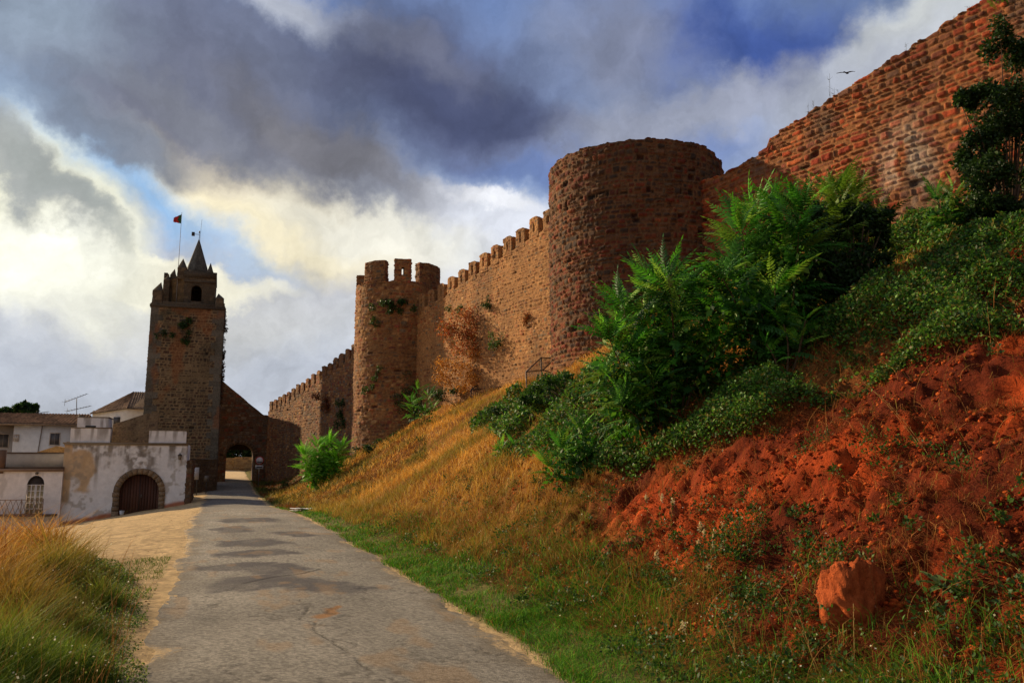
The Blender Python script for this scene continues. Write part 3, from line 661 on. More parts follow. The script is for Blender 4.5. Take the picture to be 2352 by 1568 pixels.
V = [(x, y, bzt-.02) for x, y in oct_]+[(x, y, bzt+.14) for x, y in oct_]; m.poly(V, [(0, 1, 6, 5), (1, 2, 7, 6), (2, 3, 8, 7), (3, 4, 9, 8), (4, 0, 5, 9)], STC(.8)); m.poly(V, [(0, 4, 3, 2, 1)], STC(.6)); m.poly(V, [(5, 6, 7, 8, 9)], STC(.7))
m.box(bx0-.08, bx1+.08, bY-.08, bY+.3, tz(852, bY), tz(833, bY), STC(.9)); m.box(bx0-.06, bx1+.06, bY-.05, bY+.3, tz(800, bY), tz(735, bY), STC(.75)); m.box(bx1-.28, bx1+.06, bY+.31, byb, bzt+.13, tz(760, bY), STC(.8)); m.box(bxl, bxl+.3, bYl, byb, bzt+.13, bzt+.6, STC(.8))
m.build('belfry_cornice', M_STONE, wT)
pointed('merlon', txx(532, bY), txx(632, bY), bY+.05, bY+.8, bzt-.2, tz(705, bY), tz(598, bY), parent=wT)
pointed('merlon', txx(836, bY), txx(915, bY), bY+.05, bY+.7, bzt, tz(745, bY), tz(620, bY), parent=wT)
pointed('merlon', txx(640, byb), txx(730, byb), byb-.7, byb, bzt, bzt+.9, bzt+1.5, parent=wT)
# spire: octagonal cone
sY = bY+2.0; scx = txx(738, sY); a = Acc(); zb_, zp_ = tz(745, sY), tz(402, sY); rs = (txx(838, sY)-txx(620, sY))/2*1.06; nS = 8; rows = 26
zz = np.linspace(zb_, zp_, rows); rr = np.interp(zz, [zb_, zb_+(zp_-zb_)*.12, zp_], [rs*1.0, rs*.97, .05]); aa = np.linspace(0, 2*math.pi, 65)[:-1]
flat = math.cos(math.pi/8)/np.cos(((aa+.2) % (math.pi/4))-math.pi/8)
G = np.stack([scx+rr[None]*(np.cos(aa)*flat)[:, None], sY+rr[None]*(np.sin(aa)*flat)[:, None], np.broadcast_to(zz, (64, rows))], -1)
cc = np.array(lin((86, 82, 72)))*(.55+.9*fbm(aa[:, None]*3, zz[None]*2.5, 3, 7))[..., None]
a.grid(G, cc, wrap=True); a.build('spire', M_STONE, wT)
m = MB(); m.bar((scx, sY, bzt), (scx, sY, zb_+.05), rs*.98, STC(.8), 16); m.build('spire_drum', M_STONE, wT)
# lower plinth in front of the tower, with the notice
m = MB()
a = Acc(); xpl0, xpl1 = yy(443, 1100, 66)[0], TX1+.05
loop_solid(a, [(xpl0, 67.4), (xpl1, 69.2), (xpl1, 70.2), (xpl0, 70.2)], -1.6, 2.0, Mas(31, .24, .36, .02, .03, .02, GREY, lin((92, 74, 52)), .01, rough=.08), .08, .08, ragged=.05)
a.build('plinth', M_STONE, wT)

# flag on its pole
fx, fY = yy(410.5, 600, tY+1.2)[0], tY+1.2
wF = empty('flagpole', (fx, fY, 14.62), 'thin flagpole on the square tower flying a small limp red and green flag', 'flagpole')
zt_, zf0, zf1 = yy(410, 487, fY)[2], yy(410, 513, fY)[2], yy(410, 489, fY)[2]
MB().bar((fx, fY, 14.62), (fx, fY, zt_), .03, lin((150, 145, 140)), 6, .018).build('pole', M_METAL, wF)
a = Acc(); un = np.linspace(0, 1, 14); vnn = np.linspace(0, 1, 9); UU, VV = np.meshgrid(un, vnn, indexing='ij')
wd = .62; fold = .08*np.sin(UU*14+VV*3)*UU; Zf = zf1-(zf1-zf0)*(.10+.75*UU*.55+VV*(1-.55*UU)*.9)
cg = np.where((UU+.12*np.sin(VV*9) < .42)[..., None], np.array(lin((20, 52, 34))), np.array(lin((120, 24, 22))))
a.grid(np.stack([fx-UU*wd, fY+fold, Zf], -1), cg); a.build('flag', M_LEAF, wF)
# lightning rod and box on the spire
wR = empty('spire_mast', (scx, sY, zp_), 'thin mast with a small box and rod on the tip of the spire', 'mast')
zm = yy(452, 503, sY)[2]; MB().bar((scx, sY, zp_-.15), (scx+.02, sY, yy(448, 533, sY)[2]), .025, lin((60, 60, 60))).bar((scx+.07, sY, zp_-.1), (scx+.14, sY, zm), .012, lin((60, 60, 60))).build('rod', M_METAL, wR)
b0, b1 = yy(440, 541, sY), yy(448.5, 534, sY); MB().box(b0[0], b1[0]-.03, sY-.12, sY+.12, b0[2], b1[2], lin((40, 38, 36))).bar((b1[0]-.06, sY, (b0[2]+b1[2])/2), (scx, sY, (b0[2]+b1[2])/2), .02, lin((40, 38, 36))).build('box', M_METAL, wR)
m = MB(); m.bar((scx, sY, yy(448, 534, sY)[2]), (scx, sY, yy(448, 530, sY)[2]), .055, lin((60, 58, 54)), 8); m.build('finial', M_METAL, wR)

# ---------------------------------------------------------------- white gatehouse building
wY = 55.0
def PX(x, Y=wY): return yy(x/3.723, 1040, Y)[0]          # detail-crop columns / rows to metres on the plane Y
def PZ(y, x=900, Y=wY): return yy(x/3.723, 832.6+y/3.723, Y)[2]
wH = empty('white_building', (PX(1080), wY, -1.5), 'weathered white plastered building with a brown arched garage door and two raised parapets', 'building')
WHT = np.array(lin((228, 226, 224))); GRIME = np.array(lin((104, 92, 76))); OCHP = np.array(lin((186, 152, 104)))
fx0, fx1 = PX(548), PX(1603)
def facade_col(XX, Zz):
    n = fbm(XX*1.3, Zz*1.3, 4, 101); n2 = fbm(XX*4, Zz*4, 4, 102); streak = fbm(XX*5, Zz*.6, 4, 103)
    c = WHT*(.86+.14*n2)[..., None]
    ztp = 2.75; k = sst(1.4, 3.0, Zz+1.6*(n-.5)+.8*(streak-.5)*2)*sst(.40, .62, streak*.5+n2*.5)*.85; c = c*(1-k[..., None])+GRIME*k[..., None]
    arch = np.hypot(XX-PX(1210), Zz-1.6); k = sst(1.5, .4, arch)*sst(.40, .58, n2*.6+n*.4)*.75; c = c*(1-k[..., None])+GRIME*k[..., None]
    # peeled ochre patch on the left
    dx = (XX-PX(705))/.85; dz = (Zz-1.35)/1.25; k = sst(1.15, .85, np.hypot(dx, dz)+.9*(n-.5))*.85*(1-.8*sst(.5, .3, np.hypot(XX-PX(640), Zz-.5)))
    k2 = sst(.35, .2, np.abs(XX-PX(575))+.3*(n-.5))*sst(-.9, -.4, Zz)*.85; k = np.maximum(k, k2)
    c = c*(1-k[..., None])+OCHP*(.8+.4*n2)[..., None]*k[..., None]
    k = sst(.62, .72, fbm(XX*2.4, Zz*2.4, 4, 104))*.55; c = c*(1-k[..., None])+np.array(lin((150, 138, 120)))*k[..., None]
    vert = sst(.16, .03, np.abs(XX-PX(835)))*sst(-.6, 1.8, Zz)*.6; c = c*(1-vert[..., None])+GRIME*vert[..., None]
    gb = H0(XX, XX*0+wY-.2); low = sst(.32, .12, Zz-gb+.15*(n-.5))*.9; c = c*(1-low[..., None])+np.array(lin((168, 92, 44)))*low[..., None]
    return c
class Plas:
    mortar = WHT
    def __call__(s, XX, Zz): return .02*(fbm(XX*1.5, Zz*1.5, 3, 105)-.5)+.012*(fbm(XX*9, Zz*9, 3, 106)-.5), facade_col(XX, Zz)
PL = Plas(); ax0, ax1 = PX(1043), PX(1383); acx = (ax0+ax1)/2; arw = (ax1-ax0)/2; azt = PZ(948, 1200); azs = azt-arw
az_ = lambda X: azs+arw*np.sqrt(np.clip(1-((X-acx)/arw)**2, 0, 1)); ftz = PZ(695, 1100)
a = Acc(); panel(a, fx0, ax0, wY, cz(-3), cz(ftz), PL, .04); panel(a, ax0, ax1, wY, az_, cz(ftz), PL, .04); panel(a, ax1, fx1, wY, cz(-3), cz(ftz), PL, .04)
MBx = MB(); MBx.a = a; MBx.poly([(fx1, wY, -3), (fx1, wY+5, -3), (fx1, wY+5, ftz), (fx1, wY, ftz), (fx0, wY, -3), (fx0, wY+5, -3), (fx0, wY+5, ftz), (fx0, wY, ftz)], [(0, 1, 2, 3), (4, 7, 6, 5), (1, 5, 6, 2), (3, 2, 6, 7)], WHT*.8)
a.build('wall', M_PLASTER, wH)
m = MB(); m.box(fx0-.10, fx1+.06, wY-.12, wY+.1, ftz+.003, ftz+.08, lin((128, 116, 98))); m.box(fx0-.05, fx1+.03, wY-.06, wY+.1, ftz-.08, ftz-.0, lin((150, 138, 120))); m.build('cornice', M_PLASTER, wH)
def block(name, x0, x1, z0, z1, y0, y1, parent, streaks=True, mat=None):
    a = Acc(); X = np.linspace(x0, x1, 50); Zl = np.linspace(z0, z1, 20); XX, ZZ = np.meshgrid(X, Zl, indexing='ij')
    k = sst(.45, .65, fbm(XX*6, ZZ*.5, 4, 111))*.55*sst(z0, z1, ZZ+.2)+.15*fbm(XX*3, ZZ*3, 3, 8); c = WHT*.92*(1-k[..., None])+GRIME*k[..., None]
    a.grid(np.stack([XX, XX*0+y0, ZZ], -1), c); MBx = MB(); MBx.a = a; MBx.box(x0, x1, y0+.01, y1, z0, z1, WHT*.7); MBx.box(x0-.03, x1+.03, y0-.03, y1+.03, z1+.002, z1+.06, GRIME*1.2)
    return a.build(name, M_PLASTER, parent)
block('parapet', PX(588), PX(930), ftz+.083, PZ(560, 750), wY+.05, wY+.6, wH)
block('parapet', PX(1264), PX(1585), ftz+.083, PZ(582, 1400), wY+.05, wY+.6, wH)
m = MB(); m.box(fx0, fx1, wY+.5, wY+5, ftz+.08, ftz+.12, lin((120, 84, 44))); m.build('roof', M_PLASTER, wH)
# stone surround of the door
a = Acc(); MBx = MB(); MBx.a = a; rw = PX(1043)-PX(993); SUR = np.array(lin((128, 108, 84)))
zj = [float(H0(ax0, wY))-.3]+list(np.linspace(float(H0(ax0, wY))+.25, azs, 5))
for sgn, xx in ((-1, ax0), (1, ax1)):
    for k in range(len(zj)-1):
        w_ = rw*(1+.15*rng.random()); x0, x1 = (xx-w_, xx+.02) if sgn < 0 else (xx-.02, xx+w_); MBx.box(x0, x1, wY-.07-.02*rng.random(), wY+.32, zj[k]+.008, zj[k+1]-.008, SUR*(.7+.5*rng.random()))
for k in range(13):
    t0, t1 = math.pi*k/13+.008, math.pi*(k+1)/13-.008; q = [(acx-(arw+r)*math.cos(t), azs+(arw+r)*math.sin(t)) for t, r in ((t0, -.02), (t1, -.02), (t1, rw*1.02), (t0, rw*1.02))]
    MBx.prism(q, wY-.07-.02*rng.random(), wY+.32, SUR*(.7+.5*rng.random()))
a.build('door_surround', M_STONE, wH)
a = Acc(); MBx = MB(); MBx.a = a; npl = 14; BR = np.array(lin((74, 44, 30)))
for k in range(npl):
    x0 = ax0-.02+(ax1-ax0+.04)*k/npl; x1 = ax0-.02+(ax1-ax0+.04)*(k+1)/npl-.012; xm = (x0+x1)/2; zt1 = azs+math.sqrt(max(.02, arw**2-(min(abs(x0-acx), abs(x1-acx)))**2))+.05
    MBx.box(x0, x1, wY+.22, wY+.28, -2.3, zt1, BR*(.75+.4*rng.random()))
MBx.box(ax0-.02, ax1+.02, wY+.285, wY+.3, -2.3, azt, BR*.2); dr = a.build('door', M_PLAIN, wH)
m = MB(); m.box(ax0-.1, ax1+.1, wY+.2, wY+.32, azt-.12, azt+.3, BR*.5)
m = MB(); m.box(acx-.02, acx+.02, wY+.19, wY+.215, -2.2, azt-.05, BR*.4); m.box(acx+.08, acx+.13, wY+.17, wY+.215, -.4, -.2, lin((90, 85, 80))); m.build('door_handle', M_METAL, dr)
# lamp on the facade
lx, lz = PX(1541), PZ(800, 1541)
wL = empty('wall_lamp', (lx, wY-.05, lz), 'dark bracket lantern on the white facade near its right corner', 'lamp')
m = MB(); m.bar((lx, wY-.02, lz+.22), (lx, wY-.30, lz+.22), .02, lin((50, 45, 40))); m.bar((lx, wY-.30, lz+.22), (lx, wY-.3, lz+.12), .015, lin((50, 45, 40))); m.build('bracket', M_METAL, wL)
m = MB(); m.bar((lx, wY-.3, lz-.22), (lx, wY-.3, lz+.05), .08, lin((120, 108, 90)), 6, .14); m.build('glass', M_PLAIN, wL); m = MB(); m.bar((lx, wY-.3, lz+.052), (lx, wY-.3, lz+.16), .17, lin((46, 40, 36)), 6, .03); m.build('lamp_cap', M_METAL, wL)
# stone buttress at the right end
a = Acc(); loop_solid(a, [(fx1+.01, wY-.05), (PX(1652), wY-.05), (PX(1652), wY+5), (fx1+.01, wY+5)], -2.4, PZ(835, 1620), MG, .07, .07, ragged=.05)
tag(a.build('stone_buttress', M_STONE), 'narrow dark stone pier against the right end of the white facade', 'wall')
# roof level terrace wall behind the parapet, with small cap
bY2 = wY+4
wK = empty('roof_house', (PX(770, bY2), bY2, ftz), 'small grey plastered rooftop hut with a dark slot behind the left parapet', 'hut')
block('wall', PX(640, bY2), PX(908, bY2), ftz, PZ(470, 780, bY2), bY2, bY2+2.5, wK)
m = MB(); m.box(PX(712, bY2), PX(802, bY2), bY2-.04, bY2-.005, PZ(556, 750, bY2), PZ(538, 750, bY2), (.02, .02, .02)); m.build('opening', M_PLAIN, wK)
m = MB(); m.bar((PX(660, bY2), bY2+.3, PZ(470, 660, bY2)), (PX(660, bY2), bY2+.3, PZ(447, 660, bY2)), .18, lin((96, 84, 70)), 10, .15); m.build('chimney_pot', M_PLAIN, wK)
# sloping flank wall up to the tower
sY2 = wY+7
a = Acc(); X0_, X1_ = PX(905, sY2), PX(1330, sY2)
panel(a, X0_, X1_, sY2, cz(-1), lambda X: np.interp(X, [X0_, PX(1225, sY2), X1_], [PZ(545, 905, sY2), PZ(438, 1225, sY2), PZ(425, 1300, sY2)]), Mas(33, .25, .4, .02, .01, .01, lc((140, 116, 86), (128, 104, 80)), lin((150, 126, 94)), 0, rough=.04), .1)
MBx = MB(); MBx.a = a; zA, zB = PZ(545, 905, sY2), PZ(438, 1225, sY2); zC = PZ(425, 1300, sY2)
MBx.prism([(X0_-.05, -1), (X0_-.05, zA+.02), (PX(1225, sY2), zB+.02), (X1_, zC+.02), (X1_, -1)], sY2+.05, sY2+.6, lin((120, 100, 76)))
tag(a.build('flank_wall', M_STONE), 'sloping tan wall rising behind the white building to the square tower', 'wall')

# left wing with arched french window and balcony
lY = 54.6
wW = empty('white_building', (PX(280, lY), lY, -2), 'low white wing with arched window and balcony railing left of the garage front', 'building')
lx0, lx1 = PX(-260, lY), PX(552, lY); lzt = PZ(930, 300, lY)
wx0, wx1 = PX(252, lY), PX(404, lY); wcx = (wx0+wx1)/2; wr = (wx1-wx0)/2; wzs = PZ(1045, 330, lY); wz0 = PZ(1300, 330, lY)
class Plas2:
    mortar = WHT
    def __call__(s, XX, Zz):
        n = fbm(XX*2, Zz*2, 4, 121); c = np.array(lin((224, 218, 214)))*(.88+.2*n)[..., None]; k = sst(.62, .75, fbm(XX*3, Zz*1, 3, 122))*.3
        return .01*(n-.5), c*(1-k[..., None])+GRIME*k[..., None]
P2 = Plas2(); wa = lambda X: wzs+(PZ(965, 330, lY)-wzs)*np.sqrt(np.clip(1-((X-wcx)/wr)**2, 0, 1))
a = Acc(); panel(a, lx0, wx0, lY, cz(-3.2), cz(lzt), P2, .08); panel(a, wx0, wx1, lY, wa, cz(lzt), P2, .06); panel(a, wx1, lx1, lY, cz(-3.2), cz(lzt), P2, .08); panel(a, wx0, wx1, lY, cz(-3.2), cz(wz0), P2, .1)
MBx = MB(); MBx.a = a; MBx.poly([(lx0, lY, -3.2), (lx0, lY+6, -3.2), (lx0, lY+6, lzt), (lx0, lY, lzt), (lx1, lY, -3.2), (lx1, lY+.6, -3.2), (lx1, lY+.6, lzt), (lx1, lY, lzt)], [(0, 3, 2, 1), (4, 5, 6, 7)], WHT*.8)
a.build('wall', M_PLASTER, wW)
m = MB(); m.box(lx0, lx1, lY-.12, lY+1, lzt+.003, PZ(905, 300, lY), lin((136, 112, 92))); m.box(lx0, lx1, lY+.2, lY+2.2, PZ(905, 300, lY)+.003, PZ(862, 300, lY)-.2, lin((112, 92, 72))); m.build('cornice', M_PLASTER, wW)
m = MB(); m.box(lx0, PX(560, lY+2), lY+2, lY+2.3, lzt, PZ(775, 300, lY+2), lin((176, 162, 144))); m.box(lx0, PX(560, lY+2), lY+1.95, lY+2.35, PZ(775, 300, lY+2)+.003, PZ(765, 300, lY+2), lin((92, 76, 62))); m.box(PX(-30, lY), PX(44, lY), lY-.05, lY+.4, lzt-.1, PZ(745, 20, lY), lin((108, 84, 68))); m.build('parapet', M_PLASTER, wW)
fr = MB(); yw = lY+.14
fr.box(wx0, wx1, yw+.08, yw+.1, wz0, wzs, lin((170, 158, 128))); fr.build('window_pane', M_PLAIN, wW)
m = MB(); n = 16; m.prism([(wcx-wr*math.cos(math.pi*k/n), wzs+(PZ(965, 330, lY)-wzs)*math.sin(math.pi*k/n)) for k in range(n+1)], yw+.03, yw+.09, lin((58, 52, 50))); m.build('fanlight', M_PLAIN, wW)
m = MB(); F_ = lin((220, 212, 204))
for x in (wx0+.03, wcx-.03, wcx+.03, wx1-.03, wcx-wr/2, wcx+wr/2): m.box(x-.022, x+.022, yw, yw+.075, wz0, wzs, F_)
for k in range(6): z = wz0+(wzs-wz0)*k/5; m.box(wx0, wx1, yw+.01, yw+.07, z-.025, z+.025, F_)
m.build('window_frame', M_PLAIN, wW)
# balcony
rx0, rx1 = PX(35, lY-.7), PX(405, lY-.7); rz0, rz1 = PZ(1300, 200, lY-.7), PZ(1172, 200, lY-.7); ry = lY-.7
wBl = MB(); RC = lin((132, 104, 78))
for z in (rz0+.05, rz1): wBl.bar((rx0, ry, z), (rx1, ry, z), .022, RC)
for x in (rx0, (rx0+rx1)/2, rx1): wBl.bar((x, ry, rz0), (x, ry, rz1+.05), .025, RC)
nb = 8
for k in range(nb):
    xa, xb = rx0+(rx1-rx0)*k/nb, rx0+(rx1-rx0)*(k+1)/nb; wBl.bar((xa, ry, rz0+.05), (xb, ry, rz1), .014, RC); wBl.bar((xb, ry, rz0+.05), (xa, ry, rz1), .014, RC)
wBl.build('balcony_railing', M_METAL, wW)
m = MB(); m.box(PX(-60, lY-.7), PX(512, lY-.7), ry-.08, lY, rz0-.10, rz0-.01, lin((110, 88, 76))); m.build('balcony_slab', M_PLASTER, wW)
m = MB(); m.bar((PX(333, lY), lY-.2, PZ(945, 333, lY)), (PX(333, lY), lY-.02, PZ(945, 333, lY)), .08, lin((90, 78, 66)), 8); m.build('light_fitting', M_METAL, wW)

def tiled(acc, p0, p1, q1, q0, col, pitch=.24):
    p0, p1, q1, q0 = [np.array(z, float) for z in (p0, p1, q1, q0)]; n = max(8, int(np.linalg.norm(p1-p0)/pitch*4)); m_ = 16; u = np.linspace(0, 1, n)[:, None, None]; v = np.linspace(0, 1, m_)[None, :, None]
    P = (p0*(1-u)+p1*u)*(1-v)+(q0*(1-u)+q1*u)*v; k = np.arange(n)[:, None]; P = P+cZ*(.035*np.cos(k*math.pi/2)[..., None]+.02*((np.arange(m_) % 2)[None, :, None])); C = np.array(col)*(.6+.8*hsh(k//4, np.arange(m_)[None]//2, 7))[..., None]*(1+.15*np.cos(k*math.pi/2))[..., None]; acc.grid(P, C)
# long white house behind, brown roof
hY = 68.0
wh = empty('white_house', (PX(320, hY), hY, 0), 'long white house with low brown tiled roof and square window at the far left', 'house')
def ZH(x, y, Y): return yy(x/3.723, 832.6+y/3.723, Y)
hx0, hx1 = PX(100, hY), PX(700, hY); he = ZH(320, 522, hY)[2]
m = MB(); m.box(hx0, hx1, hY, hY+6, -2, he, lin((205, 202, 196))); m.box(hx0-8, hx0-.001, hY+1.6, hY+6, -2, he-.05, lin((196, 190, 184))); m.build('wall', M_PLASTER, wh)
rg = ZH(320, 440, hY+3)[2]; m = MB(); RT = lin((112, 84, 62)); ex = .35
m.poly([(hx0-8, hY-ex, he-.02), (hx1, hY-ex, he-.02), (hx1, hY+3, rg), (hx0-8+2, hY+3, rg), (hx1, hY+6.3, he-.02), (hx0-8, hY+6.3, he-.02)], [(0, 1, 2, 3), (3, 2, 4, 5), (0, 3, 5)], RT); tiled(m.a, (hx0-8, hY-ex-.05, he+.03), (hx1, hY-ex-.05, he+.03), (hx1, hY+3, rg+.05), (hx0-6, hY+3, rg+.05), lin((128, 96, 70))); m.box(hx0-8, hx1, hY-ex-.04, hY-ex, he-.14, he-.0, lin((150, 130, 110))); m.build('roof', M_SOIL, wh)
def window(parent, x0, x1, y0, y1, Y, dark=(74, 72, 74)):
    xa, xb = PX(x0, Y), PX(x1, Y); za, zb = ZH((x0+x1)/2, y1, Y)[2], ZH((x0+x1)/2, y0, Y)[2]
    MM_ = MB(); MM_.box(xa-.06, xb+.06, Y-.05, Y-.01, zb, zb+.07, lin((170, 160, 150))); MM_.box(xa-.06, xb+.06, Y-.05, Y-.01, za-.07, za, lin((170, 160, 150))); MM_.box(xa-.06, xa, Y-.05, Y-.01, za, zb, lin((170, 160, 150))); MM_.box(xb, xb+.06, Y-.05, Y-.01, za, zb, lin((170, 160, 150))); MM_.box((xa+xb)/2-.02, (xa+xb)/2+.02, Y-.045, Y-.02, za, zb, lin((120, 112, 106)))
    f_ = MM_.build('window', M_PLAIN, parent); m = MB(); m.box(xa, xb, Y-.03, Y-.012, za, zb, lin(dark)); m.build('pane', M_METAL, f_)
window(wh, 420, 498, 605, 700, hY); window(wh, 110, 140, 620, 665, hY, (190, 186, 180))
window(wh, -30, 62, 612, 722, hY+1.6-.0)
m = MB(); xg = PX(305, hY); m.bar((xg+.3, hY-.08, he-.05), (xg-.1, hY-.08, -1), .035, lin((120, 104, 90))); m.build('drain_pipe', M_METAL, wh)
# tan lean-to roof between
m = MB(); yl = 63.0
q = [ZH(300, 770, yl), ZH(480, 712, yl), ZH(590, 735, yl), ZH(590, 790, yl)]
m.prism([(p[0], p[2]) for p in q], yl, yl+1.5, lin((182, 140, 86))); tag(m.build('lean_to', M_SOIL), 'small ochre sloping roof between the white wing and the long white house', 'shed')

# hip roofed house
qY = 84.0
wq = empty('white_house', (PX(950, qY), qY, 2), 'white upper house with brown hipped roof just left of the square tower', 'house')
cx_, ex0, ex1 = PX(1058, qY), PX(748, qY+3), PX(1420, qY+3); ze = ZH(1060, 385, qY)[2]
zel = ZH(748, 428, qY+3)[2]; m = MB()
m.poly([(PX(765, qY+4), qY+4, -2), (cx_, qY, -2), (PX(1400, qY+2), qY+2, -2), (PX(765, qY+4), qY+4, ze-.1), (cx_, qY, ze-.1), (PX(1400, qY+2), qY+2, ze-.1)], [(0, 1, 4, 3), (1, 2, 5, 4)], lin((214, 212, 204)))
m.build('wall', M_PLASTER, wq)
ap = ZH(1142, 254, qY+5); m = MB(); e1 = (PX(742, qY+4), qY+3.6, zel-.12); e2 = (PX(1060, qY-.4), qY-.4, ze-.12); e3 = (PX(1440, qY+1.6), qY+1.6, ze-.12); r2 = (PX(1440, qY+5), qY+5, ap[2])
m.poly([e1, e2, e3, tuple(ap), r2, (e1[0], qY+9, ze-.1), (e3[0], qY+9, ze-.1)], [(0, 1, 3), (1, 2, 4, 3)], lin((118, 96, 74))); m.poly([e1, tuple(ap), (e1[0], qY+9, ze-.1)], [(0, 1, 2)], lin((118, 96, 74))); m.poly([tuple(ap), r2, (e3[0], qY+9, ze-.1), (e1[0], qY+9, ze-.1)], [(0, 1, 2, 3)], lin((118, 96, 74)))
tiled(m.a, np.array(e1)+cZ*.05, np.array(e2)+cZ*.05, ap+cZ*.05, ap+cZ*.05, lin((128, 102, 78))); tiled(m.a, np.array(e2)+cZ*.05, np.array(e3)+cZ*.05, np.array(r2)+cZ*.05, ap+cZ*.05, lin((122, 98, 76))); m.build('roof', M_SOIL, wq)
m = MB(); xx, zz_ = PX(982, qY+1), ZH(982, 497, qY+1)[2]; m.box(xx-.28, xx+.28, qY+.6, qY+.8, zz_-.35, zz_+.35, lin((66, 64, 64))); m.build('window', M_METAL, wq)

# antennas
def antenna(u, v0, v1, booms, Y, label):
    b = yy(u, v0, Y); t = yy(u, v1, Y); o = empty('tv_antenna', (b[0], Y, b[2]), label, 'antenna', 'television antennas on the roofs'); C_ = lin((96, 90, 86))
    MB().bar(b, t, .025, C_).build('mast', M_METAL, o); m = MB()
    for (ua, va, ub, vb) in booms:
        p, q = yy(ua, va, Y), yy(ub, vb, Y+1.2); m.bar(p, q, .018, C_)
        for k in range(9):
            c = p+(q-p)*k/8; h = .42-.025*k; dv = np.array([.25, .97, 0])*h; m.bar(c-dv, c+dv, .008, C_, 4)
        c = p; m.bar(c+np.array([0, 0, -.25]), c+np.array([0, 0, .2]), .012, C_)
    m.build('boom', M_METAL, o)
antenna(176, 952, 915, [(149, 923, 200, 904), (154, 944, 208, 932)], 60, 'tall double television antenna above the small rooftop hut')
antenna(89, 956, 949, [(84, 949, 112, 945)], 71, 'small single television antenna on the brown roof at the far left')

# notice board, road sign, litter bin
nY = 64.5; p = yy(450, 1085, nY)
wN = empty('notice_board', (p[0], nY, float(H0(p[0], nY))), 'plain white notice board on a post at the foot of the square tower', 'sign')
x0, x1 = yy(443, 1085, nY)[0], yy(457, 1085, nY)[0]; MB().box(x0, x1, nY-.02, nY+.02, yy(450, 1101, nY)[2], yy(450, 1073, nY)[2], lin((190, 188, 186))).build('board', M_PLAIN, wN)
MB().bar((x1-.1, nY+.05, float(H0(p[0], nY))-.1), (x1-.1, nY+.05, yy(450, 1075, nY)[2]), .035, lin((70, 66, 62))).build('post', M_METAL, wN)
p2 = yy(474, 1110, nY+1); m = MB(); m.box(p2[0]-.16, p2[0]+.16, nY+.98, nY+1.02, p2[2]+.15, p2[2]+.6, lin((96, 88, 78))).bar((p2[0], nY+1.04, float(H0(p2[0], nY+1))-.1), (p2[0], nY+1.04, p2[2]+.6), .03, lin((60, 56, 52)))
tag(m.build('information_post', M_METAL), 'small dark plate on a short post right of the white notice board', 'sign')
sYn = 74.0; p = yy(596, 1061, sYn); zg = float(H0(p[0], sYn))
wS = empty('road_sign', (p[0], sYn, zg), 'round white road sign with red rim on a pole right of the gate arch', 'road sign')
MB().bar((p[0], sYn+.04, zg-.1), (p[0], sYn+.04, p[2]+.2), .035, lin((90, 88, 84))).build('pole', M_METAL, wS)
def disc(m, x, y, z, r, c, n=28, th=.01):
    m.prism([(x+r*math.cos(2*math.pi*k/n), z+r*math.sin(2*math.pi*k/n)) for k in range(n)], y-th, y, c)
rr_ = .36; zc_ = yy(596, 1057, sYn)[2]
m = MB(); disc(m, p[0], sYn, zc_, rr_, lin((170, 40, 36)), th=.02); m.build('rim', M_PLAIN, wS); m = MB(); disc(m, p[0], sYn-.024, zc_, rr_*.8, lin((205, 200, 198)), th=.008); m.build('disc', M_PLAIN, wS)
m = MB(); m.box(p[0]-.2, p[0]+.2, sYn-.036, sYn-.033, zc_-.18, zc_-.1, lin((40, 38, 38))); m.build('symbol', M_PLAIN, wS)
m = MB(); m.box(p[0]-.33, p[0]+.33, sYn-.02, sYn, zc_-.72, zc_-.42, lin((186, 182, 180))); m.build('plate', M_PLAIN, wS)
m = MB(); m.box(p[0]-.24, p[0]+.24, sYn-.026, sYn-.022, zc_-.62, zc_-.52, lin((50, 48, 48))); m.build('symbol', M_PLAIN, wS)

